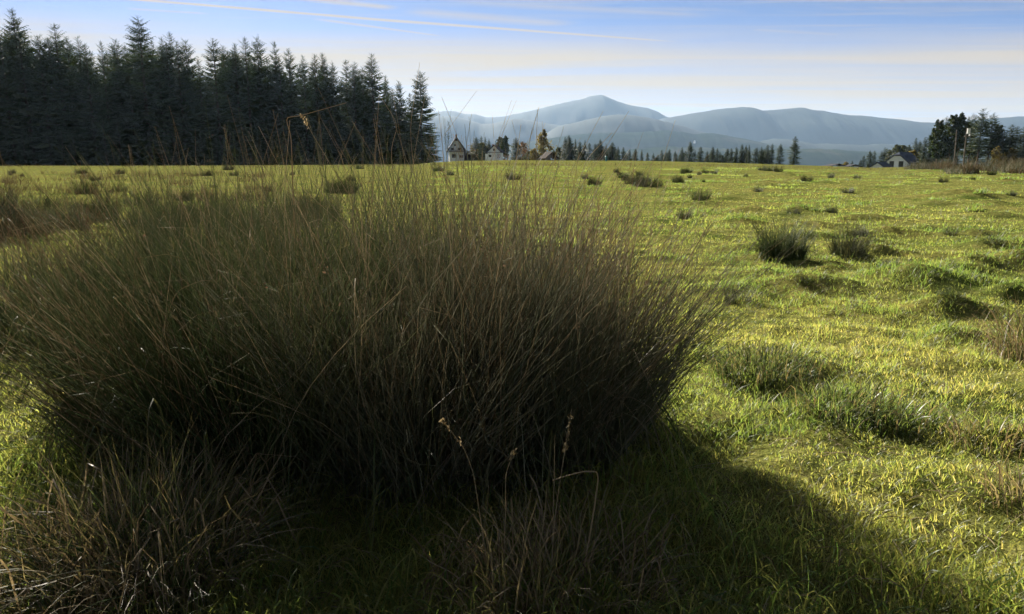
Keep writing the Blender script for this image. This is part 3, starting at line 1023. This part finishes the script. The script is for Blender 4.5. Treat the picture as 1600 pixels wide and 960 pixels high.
# teal marker post out in the field
p = at(947, 254, 148)
p[2] = float(gz(p[0], p[1]))
e = empty('marker_post', p)
tag(e, 'small teal marker post standing alone on the far pasture', 'post')
MB().box(-.16, .16, -.16, .16, -.3, .85).build('post_body', M['teal'], e)
MB().prism([(-.2, .853), (.2, .853), (.08, 1.0), (-.08, 1.0)], -.2, .2).build('cap', M['teal'], e)

# poles
for px, yb, yt, dx, lab, white in [(1493, 257, 203, 2, 'plain leaning wooden pole before the right wood, left of its pair', False), (1508, 258, 200, 3, 'wooden utility pole with white box on top before the right wood', True)]:
    D = 118
    b, t = at(px - dx, yb, D), at(px + dx, yt, D)
    b[2] = float(gz(b[0], b[1]))
    e = empty('utility_pole', b)
    tag(e, lab, 'pole')
    d = t - b
    pv_, pq, _, _ = tubes(np.array([[[0, 0, -.6], d * .5, d]]), np.array([[.10, .09, .07]]), sides=8)
    link('pole', mesh_np('pole', pv_, [pq], M['wood_grey'], True), e)
    if white:
        MB().box(d[0] - .02, d[0] + .42, d[1] - .3, d[1] - .1, d[2] - .9, d[2] - .1).build('junction_box', M['metal_white'], e)
        MB().box(d[0] - .25, d[0] + .75, d[1] - .08, d[1] + .08, d[2] - 1.35, d[2] - 1.22).build('cross_arm', M['wood_grey'], e)
        MB().box(d[0] + .45, d[0] + .6, d[1] - .06, d[1] + .06, d[2] - 1.215, d[2] - .95).build('insulator', M['metal_white'], e)

# white house on the wooded hill
p = at(1086, 220, 4300)
e = empty('hillside_house', (p[0], p[1], p[2] - 8))
e.scale = (0.6, 0.6, 0.6)
tag(e, 'tiny white house high on the wooded far hill', 'house')
MB().prism([(-7, -12), (7, -12), (7, 9), (0, 15), (-7, 9)], 0, 14).build('wall', M['white_wall'], e)
MB().prism(slab(-8, 8, 0, 15.2, .6), -1, 15).prism(slab(8, 8, 0, 15.2, .6), -1, 15).build('roof', M['roof_slate'], e)


# ------------------------------------------------------------------ rushes
LAST = {}


def stem_paths(g, n, rx, ry, L0, L1, spread, curve, bias=(0, 0), K=6, broken=0.05, jit=0.12, droop=0.05, subs=0, dome=0.12):
    u = np.sqrt(g.random(n))
    a = g.random(n) * 2 * math.pi
    bx, by = rx * u * np.cos(a), ry * u * np.sin(a)
    ox = u * np.cos(a) * spread + g.normal(size=n) * jit + bias[0]
    oy = u * np.sin(a) * spread + g.normal(size=n) * jit + bias[1]
    L = (L0 + (L1 - L0) * g.random(n) ** 1.15) * (1 - dome * u * u)
    if subs:
        # stems grow in little bundles with a lean and vigour of their own
        cu, ca = np.sqrt(g.random(subs)), g.random(subs) * 6.283
        cxs, cys = rx * cu * np.cos(ca), ry * cu * np.sin(ca)
        own = np.argmin((bx[:, None] - cxs[None]) ** 2 + (by[:, None] - cys[None]) ** 2, axis=1)
        bx, by = bx * 0.55 + cxs[own] * 0.45, by * 0.55 + cys[own] * 0.45
        ox = ox + np.clip(g.normal(size=subs) * 0.22, -0.3, 0.22)[own]
        oy = oy + (g.normal(size=subs) * 0.22)[own]
        L = L * (0.68 + 0.52 * g.random(subs))[own]
    s = np.linspace(0, 1, K)[None, :]
    om = np.hypot(ox, oy)
    cosv = 1 / np.sqrt(1 + om ** 2)
    X = bx[:, None] + L[:, None] * cosv[:, None] * ox[:, None] * (s * (1 - curve) + curve * 1.6 * s ** 2)
    Y = by[:, None] + L[:, None] * cosv[:, None] * oy[:, None] * (s * (1 - curve) + curve * 1.6 * s ** 2)
    Z = L[:, None] * (s * cosv[:, None] - droop * om[:, None] * s ** 3)
    P = np.stack([X, Y, Z], -1)
    wob = g.normal(size=(n, 1, 2)) * 0.05 * np.sin(s * math.pi * (1 + g.random((n, 1))))[:, :, None] * L[:, None, None]
    P[:, :, :2] += wob
    nb_ = int(n * broken)
    if nb_:
        idx = g.choice(n, nb_, replace=False)
        k = g.integers(2, K - 1, nb_)
        for i, kk in zip(idx, k):
            aa = g.random() * 6.28
            d = np.array([math.cos(aa), math.sin(aa), g.uniform(-0.9, 0.5)])
            step = L[i] / (K - 1) * g.uniform(0.4, 0.8)
            for j in range(kk + 1, K):
                P[i, j] = P[i, kk] + d * step * (j - kk) - np.array([0, 0, 0.22 * step * (j - kk) ** 2])
    P[:, 0, 2] = -0.04
    LAST['own'] = own if subs else None
    return P, L, u


def stems_mesh(name, P, r0, g, mat, rndlo=0.0, rndhi=1.0, sides=3, tip=0.3):
    N, K, _ = P.shape
    s = np.linspace(0, 1, K)[None, :]
    rad = r0 * (0.75 + 0.5 * g.random((N, 1))) * (1 - (1 - tip) * s)
    v, q, t, i = tubes(P, rad, sides=sides)
    rn = g.random(N)
    own = LAST.get('own')
    if own is not None and len(own) == N:
        rn = 0.55 * rn + 0.45 * g.random(own.max() + 1)[own]
    rn = np.clip(rndlo + (rndhi - rndlo) * rn, 0, 1)
    return mesh_np(name, v, [q], mat, False, {'t': t, 'rnd': rn[i]})


def blades_mesh(name, P, w0, g, mat, rndlo=0.0, rndhi=1.0):
    N, K, _ = P.shape
    s = np.linspace(0, 1, K)[None, :]
    a = g.random(N) * 6.28
    side = np.stack([np.cos(a), np.sin(a), g.normal(size=N) * 0.2], -1)
    wid = w0 * (0.7 + 0.6 * g.random((N, 1))) * (1 - s ** 2 * 0.93) * (0.6 + 0.9 * s * (1 - s) + 0.3)
    v, q, t, i = ribbons(P, wid, side)
    rn = np.clip(rndlo + (rndhi - rndlo) * g.random(N), 0, 1)
    return mesh_np(name, v, [q], mat, False, {'t': t, 'rnd': rn[i]})


def seeds_mesh(name, P, g, frac, size, mat):
    N, K, _ = P.shape
    n = max(3, int(N * frac))
    idx = g.choice(N, n, replace=False)
    c = P[idx, K - 2] * 0.7 + P[idx, K - 1] * 0.3
    m = 7
    cc = np.repeat(c, m, 0)
    d = g.normal(size=(n * m, 3)) * size * np.array([1, 1, 0.9])
    p = cc + d
    u = g.normal(size=(n * m, 3)) * size * 0.17
    w = g.normal(size=(n * m, 3)) * size * 0.17
    v = np.stack([p - u, p + w, p + u, p - w], 1).reshape(-1, 3)
    q = np.arange(len(v)).reshape(-1, 4)
    rn = np.repeat(g.random(n * m), 4)
    return mesh_np(name, v, [q], mat, False, {'t': np.tile([0, .5, 1, .5], n * m), 'rnd': rn})


def arch_blades(g, n, r, L0, L1, K=6, flat=0.8):
    """long limp leaves arching over and down to the ground"""
    a = g.random(n) * 6.28
    u = np.sqrt(g.random(n))
    b = np.stack([r * u * np.cos(a), r * u * np.sin(a)], -1)
    a2 = a + g.normal(size=n) * 0.7
    L = L0 + (L1 - L0) * g.random(n)
    reach = L * (0.35 + flat * 0.5 * g.random(n))
    hgt = L * (0.25 + 0.45 * g.random(n))
    s = np.linspace(0, 1, K)[None, :]
    X = b[:, :1] + (reach * np.cos(a2))[:, None] * s
    Y = b[:, 1:] + (reach * np.sin(a2))[:, None] * s
    e_ = 0.35 + 0.6 * g.random(n)[:, None]
    Z = hgt[:, None] * (np.sin(math.pi * np.minimum(1, s ** 0.8 * e_ * 1.4))) + 0.01
    P = np.stack([X, Y, Z], -1)
    P[:, 0, 2] = -0.03
    return P


# the great stand in the foreground: separate tussocks grown together
# x, y, rx, ry, stems, L0, L1, spread, bias, material, label
BIG = [
    (-1.45, 3.10, .38, .34, 1600, .62, 1.22, .46, (-.12, -.02), 'rush', 'dark green rush tussock fanning out at the left edge of the great stand'),
    (-0.98, 2.90, .45, .38, 1800, .68, 1.28, .38, (-.04, -.06), 'rush', 'dark rush tussock in the front left of the great stand'),
    (-0.34, 2.82, .42, .36, 1900, .70, 1.32, .34, (0, -.05), 'rush_dull', 'dark rush tussock in the front centre of the great stand'),
    (0.08, 2.95, .36, .34, 1900, .66, 1.18, .28, (.02, -.03), 'rush_dull', 'grey brown rush tussock at the right front of the great stand'),
    (0.32, 3.25, .28, .30, 1000, .55, .95, .32, (.03, 0), 'rush', 'green rush tussock leaning right at the right edge of the great stand'),
    (-1.35, 3.95, .50, .45, 1300, .80, 1.38, .34, (-.06, 0), 'rush', 'green rush tussock in the back left of the great stand'),
    (-0.50, 3.80, .50, .45, 1400, .80, 1.42, .32, (0, 0), 'rush', 'tallest rush tussock in the back centre of the great stand'),
    (0.22, 3.60, .36, .40, 1500, .80, 1.30, .28, (.02, 0), 'rush_brown', 'rust brown taller rush tussock in the back right of the great stand'),
    (-1.98, 3.95, .42, .42, 1200, .70, 1.22, .36, (-.06, 0), 'rush', 'rush tussock behind the left fan of the great stand'),
    (-3.30, 5.30, .60, .5, 900, .60, 1.08, .36, (0, 0), 'rush', 'green rush tussock behind the great stand near the left photo edge'),
    (-1.95, 5.10, .60, .5, 1000, .70, 1.28, .38, (0, 0), 'rush', 'tall green rush tussock behind the great stand, left of its middle'),
    (-0.95, 4.95, .55, .5, 900, .75, 1.32, .36, (0, 0), 'rush_dull', 'rush tussock deep in the middle back of the great stand'),
    (-3.75, 6.40, .70, .6, 800, .60, 1.12, .40, (0, 0), 'rush_brown', 'brown rush tussock far back at the left photo edge'),
    (-2.60, 6.70, .70, .6, 800, .65, 1.20, .38, (0, 0), 'rush_dull', 'rush tussock far back, rising left of the broken pale stem'),
    (-1.35, 6.60, .65, .6, 800, .65, 1.20, .36, (0, 0), 'rush', 'rush tussock far back, below the right half of the dark forest'),
    (-0.25, 5.60, .5, .5, 600, .60, 1.18, .34, (0, 0), 'rush_dull', 'thin rush tussock far back, below the lone spruce'),
]
for k, (x, y, rx, ry, n, L0, L1, spread, bias, mat, lab) in enumerate(BIG):
    g = rng(100 + k)
    n = int(n * 0.8)
    e = empty('rush_tussock', (x, y, float(gz(x, y))))
    tag(e, lab, 'rush', 'rush tussocks of the great foreground stand')
    P, L, u = stem_paths(g, n, rx, ry, L0, L1, spread, 0.22, bias, 8, 0.2, 0.17, 0.05, 22)
    link('stem_mass', stems_mesh('rush_stems', P, 0.0024, g, M[mat], 0.0, 1.0), e, 'stuff')
    P2, _, _ = stem_paths(g, int(n * 0.20), rx, ry, L0 * 0.8, L1 * 1.2, spread * 1.1, 0.25, bias, 8, 0.4, 0.24)
    link('dry_stem_mass', stems_mesh('dry_stems', P2, 0.0019, g, M['straw'], 0.2, 1), e, 'stuff')
    link('seed_mass', seeds_mesh('rush_seeds', P, g, 0.07, 0.010, M['seed']), e, 'stuff')
    A = arch_blades(g, int(n * 0.22), rx * 1.05, 0.25, 0.75)
    link('thatch', blades_mesh('rush_thatch', A, 0.0030, g, M['sedge'], 0, 0.6), e, 'stuff')

# variants for the tussocks out in the field (built 1 m tall, scaled)
RV = []
for k in range(6):
    g = rng(300 + k)
    P, _, _ = stem_paths(g, 420 if k < 4 else 150, .42, .40, .40, 1.0, .34 if k < 4 else .5, .25, (0, 0), 6, .10, .20, .05, 14, .28)
    st = stems_mesh('field_rush_stems', P, 0.0056, g, M['rush_dull' if k % 2 else 'rush'], 0.0, 0.75)
    A = arch_blades(g, 110, .38, .25, .6)
    th = blades_mesh('field_rush_thatch', A, 0.005, g, M['sedge'], 0, .7)
    RV.append((st, th))


def field_rush(px, pyb, hpx, k, label, wx=1.0, group=None, name='rush_tussock', cat='rush'):
    p = ground_at(px, pyb)
    dist = math.hypot(p[0], p[1])
    h = hpx * p[1] / F
    p[2] -= 0.10 * h
    e = empty(name, p, tg.random() * 6.28)
    e.scale = (h * wx, h * wx, h * 1.1)
    link('stem_mass', RV[k][0], e, 'stuff')
    link('thatch', RV[k][1], e, 'stuff')
    tag(e, label, cat, group)
    return e


for px, pyb, h, k, wx, lab in [
        (1226, 404, 92, 0, .85, 'largest round dark rush tussock standing in the open pasture'),
        (1213, 402, 84, 2, .7, 'rush tussock grown into the left side of the largest open one'),
        (1324, 398, 80, 1, .75, 'looser brown rush tussock right of the largest open one'),
        (1346, 366, 28, 3, 1.0, 'small rush tuft just behind the looser brown tussock'),
        (1010, 292, 32, 1, 1.5, 'wide dark rush tussock in the mid distance right of the great stand'),
        (990, 288, 24, 0, 1.2, 'rush tussock touching the left of the wide dark mid distance one'),
        (927, 290, 22, 3, 1.2, 'brown rush tussock seen behind the great stand, left of the wide dark one'),
        (1095, 314, 30, 0, 1.0, 'dark tilted rush tussock right of the great stand top'),
        (1070, 343, 26, 2, .9, 'small dark rush tussock close to the right shoulder of the great stand'),
        (802, 281, 20, 1, 1.1, 'reddish brown round tuft seen above the great stand middle'),
        (1060, 286, 20, 3, 1.1, 'brown tuft between the wide dark tussock and the tilted one'),
        (1240, 334, 14, 1, 1.5, 'low brown tuft beyond the largest open tussock'),
        (1300, 333, 15, 3, 1.3, 'low brown tuft beyond the looser brown tussock'),
        (1390, 425, 32, 4, 1.5, 'thin brown weedy tuft right below the looser brown tussock'),
        (1484, 368, 24, 5, .9, 'thin upright brown weed tuft at mid right'),
        (1325, 302, 14, 1, 1.3, 'low brown tuft far out at right of centre'),
        (1185, 300, 12, 1, 1.2, 'low dark tuft far out straight above the largest open tussock'),
        (1580, 306, 12, 3, 1.4, 'low dark tuft far out near the right photo edge'),
        (1255, 447, 20, 4, 1.6, 'flat grassy tuft below the largest open tussock'),
        (1478, 484, 26, 4, 1.5, 'low green hump tuft with pale spear at lower right'),
        (1550, 390, 20, 4, 1.8, 'low dark hump tuft near the right photo edge'),
        (1150, 470, 45, 5, 1.0, 'thin pale tuft touching the right side of the great stand')]:
    field_rush(px, pyb, h, k, lab, wx)
for i in range(26):
    px = tg.uniform(870, 1130) if i < 15 else tg.uniform(1130, 1600)
    pyb = tg.uniform(266, 286)
    field_rush(px, pyb, tg.uniform(7, 15), int(tg.integers(0, 4)), 'tiny brown rush tuft dotted over the far pasture', tg.uniform(.8, 1.3), 'tiny far rush tufts right of the great stand')
for i in range(14):
    px = tg.uniform(-60, 760)
    pyb = tg.uniform(264, 284)
    field_rush(px, pyb, tg.uniform(7, 16), int(tg.integers(0, 4)), 'low rush tuft dotted over the far left pasture before the forest', tg.uniform(.9, 1.6), 'rush tufts far out before the forest')
for i in range(34):
    px = -90 + 640 * (i + tg.random()) / 34.0
    pyb = tg.uniform(292, 372)
    field_rush(px, pyb, (pyb - tg.uniform(262, 285)) * tg.uniform(.75, 1.05), int(tg.integers(0, 6)), 'tall thin rush clump in the rough band behind the left of the great stand', tg.uniform(.8, 1.3), 'rush clumps of the rough band at left')


def sedge(px, pyb, r, n, L0, L1, spread, label, seed, w=0.0028, arch=0.5, lo=0.0, hi=1.0, bias=(0, 0), name='sedge_tuft', thatch_mat='straw'):
    p = ground_at(px, pyb)
    g = rng(seed)
    e = empty(name, p)
    P, _, _ = stem_paths(g, n, r, r, L0, L1, spread, .45, bias, 7, .10, .2, .35)
    link('blade_mass', blades_mesh('sedge_blades', P, w, g, M['sedge'], lo, hi), e, 'stuff')
    A = arch_blades(g, int(n * arch), r * 1.2, L0 * .7, L1 * 1.0)
    link('thatch', blades_mesh('sedge_thatch', A, w * .9, g, M[thatch_mat], 0, .8), e, 'stuff')
    tag(e, label, 'sedge')
    return e


sedge(240, 905, .24, 620, .28, .55, .85, 'spiky brown sedge tuft in the shade at the bottom left', 401, 0.0024)
sedge(90, 940, .22, 300, .2, .42, .9, 'low shaded sedge tuft at the bottom left corner', 402, 0.0022)
sedge(900, 930, .22, 240, .2, .42, .8, 'sparse tuft of dry shaded blades at the bottom centre', 403, 0.0022, .8, .2, 1.0)
sedge(800, 950, .16, 130, .22, .40, .4, 'upright reddish dry stalks at the bottom edge left of centre', 404, 0.0022, .6, .4, 1.0)
sedge(1190, 578, .26, 380, .08, .20, 1.1, 'flattened dark heap of dead grass right of the great stand', 405, 0.0026, .9, .0, .5, (0, 0), 'sedge_tuft', 'sedge')
sedge(1310, 640, .20, 150, .08, .22, 1.0, 'low green tuft with pale blades in the sunlit grass', 406, 0.003, .6, .0, .6, (0, 0), 'sedge_tuft', 'sedge')
sedge(1390, 655, .18, 120, .07, .16, 1.1, 'flat dark tuft right of the low green tuft', 407, 0.0026, .7, .0, .45, (0, 0), 'sedge_tuft', 'sedge')
sedge(1606, 560, .18, 220, .26, .52, .5, 'tall dry grass tuft cut by the right photo edge', 408, 0.0026, .6, .2, .85)
sedge(1540, 690, .14, 60, .08, .2, .8, 'thin straw tuft in the sunlit grass at lower right', 409, 0.0026, .6, .4, 1.0)
sedge(1600, 790, .12, 50, .15, .34, .5, 'upright straw stalks at the lower right photo edge', 410, 0.0024, .6, .5, 1.0)


# single stalks one can pick out
def stalk(pts, depth0, depth1, r, label, seed, head=None, mat='straw', name='grass_stalk'):
    n = len(pts)
    P = np.array([at(px, py, depth0 + (depth1 - depth0) * i / (n - 1)) for i, (px, py) in enumerate(pts)])
    # refine
    tt = np.linspace(0, n - 1, n * 4)
    Q = np.stack([np.interp(tt, np.arange(n), P[:, c]) for c in range(3)], -1)
    Q[1:-1] = (Q[:-2] + 2 * Q[1:-1] + Q[2:]) / 4
    base = Q[0].copy()
    e = empty(name, base)
    K = len(Q)
    v, q, t, i = tubes((Q - base)[None], np.linspace(r, r * .5, K)[None], sides=5)
    link('stem', mesh_np('stalk_stem', v, [q], M[mat], True, {'t': t, 'rnd': np.full(len(v), .8)}), e)
    if head:
        g = rng(seed)
        a, b, m, sz = head
        ks = g.uniform(a * (K - 1), b * (K - 1), m)
        c = np.stack([np.interp(ks, np.arange(K), Q[:, d]) for d in range(3)], -1) - base + g.normal(size=(m, 3)) * sz * .45
        u = g.normal(size=(m, 3)) * sz * np.array([.25, .25, .1]) + np.array([0, 0, sz * .6])
        w = g.normal(size=(m, 3)) * sz * .2
        vv = np.stack([c - u, c + w, c + u, c - w], 1).reshape(-1, 3)
        link('seed_head', mesh_np('stalk_seeds', vv, [np.arange(m * 4).reshape(-1, 4)], M['straw'], False, {'t': np.zeros(m * 4), 'rnd': np.repeat(g.random(m), 4)}), e)
    tag(e, label, 'grass stalk')
    return e


def gd(px, py):
    return ground_at(px, py)[1]


stalk([(905, 925), (914, 880), (928, 800), (935, 748), (932, 737), (912, 737), (888, 743), (863, 751)], 1.86, 1.80, .0030, 'pale bent dry stalk hooked over to the left at bottom centre', 1)
stalk([(858, 940), (862, 870), (868, 800), (880, 720), (893, 640)], 1.85, 1.9, .0018, 'tall straight grass stalk with narrow seed spike at bottom centre', 2, (.78, 1, 60, .008))
stalk([(866, 940), (863, 860), (866, 740), (867, 680)], 1.88, 1.9, .0016, 'pale thin upright stalk beside the seed spike stalk', 3)
stalk([(770, 935), (752, 820), (740, 740), (725, 700), (700, 668), (690, 655)], 1.85, 1.85, .0014, 'grass stalk with drooping loose panicle left of the hooked stalk', 4, (.6, 1, 36, .007))
stalk([(785, 935), (790, 800), (790, 740), (800, 715), (806, 703)], 1.9, 1.9, .0015, 'stalk with small oat-like tips right of the drooping panicle', 5, (.75, 1, 24, .010))
stalk([(1040, 850), (1020, 880), (990, 935)][::-1], 1.9, 2.0, .0018, 'short leaning brown stalk right of the hooked stalk', 6)
stalk([(1378, 940), (1377, 880), (1374, 845)], 1.85, 1.88, .0013, 'lone upright stalk in the shaded grass at lower right', 7)
stalk([(700, 930), (694, 850), (692, 820)], 1.9, 1.92, .0014, 'short bluish stalk in the shade left of the drooping panicle', 8)
stalk([(462, 420), (458, 300), (455, 215), (446, 184), (470, 181), (505, 171), (541, 161)], 3.1, 3.0, .0022, 'broken pale rush stem bent flat across the dark forest', 9)
stalk([(690, 600), (672, 420), (650, 300), (640, 200), (656, 98)], 3.2, 3.5, .0015, 'thin tall grass stem reaching above the lone spruce', 10)
stalk([(810, 480), (815, 330), (826, 225), (842, 168)], 3.2, 3.3, .0020, 'leaning rush stem crossing the far mountains, left of the peak', 11)
stalk([(838, 480), (837, 330), (838, 225), (840, 172)], 3.25, 3.3, .0017, 'upright rush stem meeting the leaning one below the mountain peak', 12)
stalk([(1000, 560), (1012, 400), (1030, 270), (1055, 188)], 3.4, 3.6, .0016, 'slender stem rising against the right mountain ridge', 13)
stalk([(880, 520), (895, 330), (915, 250), (956, 208)], 3.3, 3.5, .0019, 'leaning stem crossing the dark far row', 14)
stalk([(740, 500), (735, 300), (712, 205), (690, 152)], 3.3, 3.5, .0015, 'thin stem curving left beside the gabled house', 15)
stalk([(245, 600), (252, 520), (275, 455), (315, 438), (340, 440)], 2.75, 2.7, .0022, 'pale dead stem arching over the left part of the great stand', 16)
stalk([(700, 560), (770, 420), (822, 360), (885, 357)], 2.9, 2.95, .0020, 'pale broken stem slanting across the middle of the great stand', 17)
stalk([(1040, 640), (1075, 470), (1090, 330), (1096, 288)], 3.2, 3.5, .0016, 'pale stem standing right of the brown rush tussock', 18)
stalk([(620, 520), (560, 330), (500, 230), (470, 178)], 3.2, 3.4, .0017, 'dry stem leaning left across the dark forest base', 19, (.85, 1, 26, .010))
stalk([(640, 520), (622, 350), (610, 235), (622, 195), (594, 150)], 3.3, 3.4, .0016, 'crooked stem with kink before the dark forest', 20)

# ------------------------------------------------------------------ dry brush on the right bank and along the forest foot


def brush(name, label, spec, seed, mat, lo, hi, r0):
    g = rng(seed)
    PP = []
    for px, Y, n, L0, L1, r in spec:
        p = at(px, 255, Y)
        P, _, _ = stem_paths(g, n, r, r * .8, L0, L1, .5, .3, (0, 0), 4, .12, .18)
        P = P + np.array([p[0], p[1], float(gz(p[0], p[1]))])
        PP.append(P)
    P = np.concatenate(PP)
    o = link(name, stems_mesh(name, P, r0, g, M[mat], lo, hi, 3, .25), None, 'stuff')
    tag(o, label, 'brush')


spec, spec2 = [], []
for i in range(120):
    px = tg.uniform(1422, 1720)
    Y = tg.uniform(62, 96) if px > 1480 else tg.uniform(82, 98)
    big = tg.random() < 0.35
    (spec if tg.random() < 0.55 else spec2).append((px, Y, 90 if big else 45, .3, tg.uniform(1.0, 1.8) if big else tg.uniform(.4, 1.0), tg.uniform(.4, 1.1)))
brush('tan_brush', 'pale tan dead grass among the brush on the bank below the right wood', spec2, 504, 'straw', .0, .6, .02)
brush('dry_brush', 'brown dry brush covering the bank below the right wood', spec, 501, 'rush_dull', .3, 1.0, .022)
spec = [(tg.uniform(-150, 1420), tg.uniform(90, 108), 14, .1, .38, 3.5) for i in range(220)]
brush('dry_grass', 'thin dry grass fringe along the far crest of the pasture', spec, 502, 'straw', 0, .6, .018)
spec = [(tg.uniform(-200, 420), tg.uniform(22, 60), 40, .25, .6, .6) for i in range(90)]
brush('brown_weeds', 'low brown weed patch on the left pasture behind the great stand', spec, 503, 'rush_brown', .2, 1.0, .007)

# ------------------------------------------------------------------ pasture grass
g = rng(900)


def grass_points(n, y0, y1, x0=-140, x1=1740):
    py = y0 + (y1 - y0) * g.random(n)
    px = x0 + (x1 - x0) * g.random(n)
    ang = np.arctan2(py - 480, F) + PITCH
    Dg = EYE[2] / np.tan(ang)
    depth = EYE[2] / np.sin(ang) * np.cos(ang - PITCH)
    x = (px - 800) / F * depth
    return x, Dg


xs, ys = [], []
a, b = grass_points(290000, 261, 560)
xs.append(a), ys.append(b)
# nearer than about 3.6 m: even cover
n = 150000
ny = 1.35 + (4.6 - 1.35) * g.random(n)
nx = (g.random(n) * 2 - 1) * (ny * 0.78 + 0.3)
xs.append(nx), ys.append(ny)
gx_, gy_ = np.concatenate(xs), np.concatenate(ys)
nt = 520
ty = 3.2 + 85 * g.random(nt) ** 1.8
tx = ty * (-0.1 + 0.84 * g.random(nt))
tx = np.where(ty < 9, ty * (0.22 + 0.5 * g.random(nt)), tx)
tr = (0.05 + 0.10 * g.random(nt)) * (1 + ty / 12)
m = 70
bx_ = np.repeat(tx, m) + np.repeat(tr, m) * g.normal(size=nt * m) * 0.9
by_ = np.repeat(ty, m) + np.repeat(tr, m) * g.normal(size=nt * m) * 0.45
tuft = np.concatenate([np.zeros(len(gx_)), np.ones(nt * m)])
gx_, gy_ = np.concatenate([gx_, bx_]), np.concatenate([gy_, by_])
# clumpiness
cl = np.clip(0.5 + 0.3 * vnoise(gx_ * 2.6, gy_ * 2.6, 31) + 0.45 * vnoise(gx_ * 9.0, gy_ * 7.0, 32), 0, 1)
keep = (g.random(len(gx_)) < 0.45 + 0.65 * cl) | (tuft > 0)
gx_, gy_, cl, tuft = gx_[keep], gy_[keep], cl[keep], tuft[keep]
N = len(gx_)
dist = np.hypot(gx_, gy_)
hum = np.zeros(N)
for hx, hy, ra, rb, h in HUM:
    hum += np.exp(-(((gx_ - hx) / ra) ** 2 + ((gy_ - hy) / rb) ** 2))
L = (0.020 + 0.031 * g.random(N)) * (0.5 + 0.9 * cl) * (1 + 0.5 * np.clip(hum, 0, 1)) * (1 + np.clip(dist - 4, 0, 14) * 0.012) / (1 + np.clip(dist - 16, 0, 80) / 80)
# longer rank grass in the front, round the stand
L = L * (1 + (1.2 + dist / 25) * tuft)
front = smooth01((2.9 - gy_) / 0.8)
L = L * (1 + 0.9 * front * g.random(N))
wd = np.maximum(0.0020 * (0.7 + 0.6 * g.random(N)), dist * 0.00032)
az_ = g.random(N) * 6.28
lean = 0.25 + 0.95 * g.random(N)
K = 4
s = np.linspace(0, 1, K)[None, :]
hx = (L * lean * np.cos(az_))[:, None] * s ** 1.6
hy = (L * lean * np.sin(az_))[:, None] * s ** 1.6
hzv = (L * np.sqrt(np.maximum(0.12, 1 - 0.8 * lean ** 2)))[:, None] * (s - 0.18 * s ** 2.5)
gz0 = gz(gx_, gy_) - 0.006
P = np.stack([gx_[:, None] + hx, gy_[:, None] + hy, gz0[:, None] + hzv], -1)
a2 = az_ + math.pi / 2 + g.normal(size=N) * 0.6
side = np.stack([np.cos(a2), np.sin(a2), np.zeros(N)], -1)
v, q, t, i = ribbons(P, wd[:, None] * (1 - 0.9 * s ** 1.5), side)
patch = 0.5 + 0.5 * (0.6 * vnoise(gx_ * 0.8, gy_ * 0.8, 41) + 0.4 * vnoise(gx_ * 0.22, gy_ * 0.22, 42))
rn = np.clip(0.14 + 0.6 * patch - 0.3 * np.clip(hum, 0, 1) - 0.3 * tuft + 0.20 * g.normal(size=N) / (1 + dist / 25), 0, 1)  # hummock shade put into the blade colour; tufts are darker grass
grass = link('grass', mesh_np('grass', v, [q], M['grass'], False, {'t': t, 'rnd': rn[i]}), None, 'stuff')
tag(grass, 'short pasture grass covering the whole field', 'grass')

# dead straws lying in the near grass
n = 900
sy = 1.5 + 6.5 * g.random(n) ** 1.3
sx = (g.random(n) * 2 - 1) * (sy * 0.75)
a = g.random(n) * 6.28
L = 0.06 + 0.16 * g.random(n)
K = 5
s = np.linspace(0, 1, K)[None, :]
X = sx[:, None] + (L * np.cos(a))[:, None] * (s + 0.2 * s ** 2 * np.sin(a * 3)[:, None])
Y = sy[:, None] + (L * np.sin(a))[:, None] * (s + 0.2 * s ** 2 * np.cos(a * 2)[:, None])
Z = gz(X, Y) + 0.03 + (0.05 * g.random(n))[:, None] * np.sin(math.pi * s) + (0.04 * g.random(n))[:, None] * s
v, q, t, i = tubes(np.stack([X, Y, Z], -1), np.full((n, K), 0.0013), sides=3)
straw = link('loose_straw', mesh_np('loose_straw', v, [q], M['straw'], False, {'t': t, 'rnd': g.random(n)[i]}), None, 'stuff')
tag(straw, 'loose dead straws lying in the near pasture grass', 'straw')

# rank grass, long and tangled, in front of and round the great stand
g = rng(950)
n = 15000
ry_ = 1.45 + 1.9 * g.random(n) ** 1.2
rx_ = -2.1 + 4.3 * g.random(n)
dens = smooth01((0.55 + 0.4 * vnoise(rx_ * 2, ry_ * 2, 61)) * np.where(rx_ > 0.75, smooth01((2.35 - ry_ + (rx_ - 1.2) * -0.35) / 0.5), 1.0) * 1.6)
ok = g.random(n) < dens
rx_, ry_ = rx_[ok], ry_[ok]
n = len(rx_)
P = arch_blades(g, n, 0.01, 0.10, 0.32, 7, 1.1)
P[:, :, 2] *= 0.75
P += np.stack([rx_, ry_, gz(rx_, ry_)], -1)[:, None, :]
me = blades_mesh('rank_grass', P, 0.0020, g, M['grass'], 0.0, 0.75)
rank = link('rank_grass', me, None, 'stuff')
tag(rank, 'long tangled grass in the shade in front of the great rush stand', 'grass')
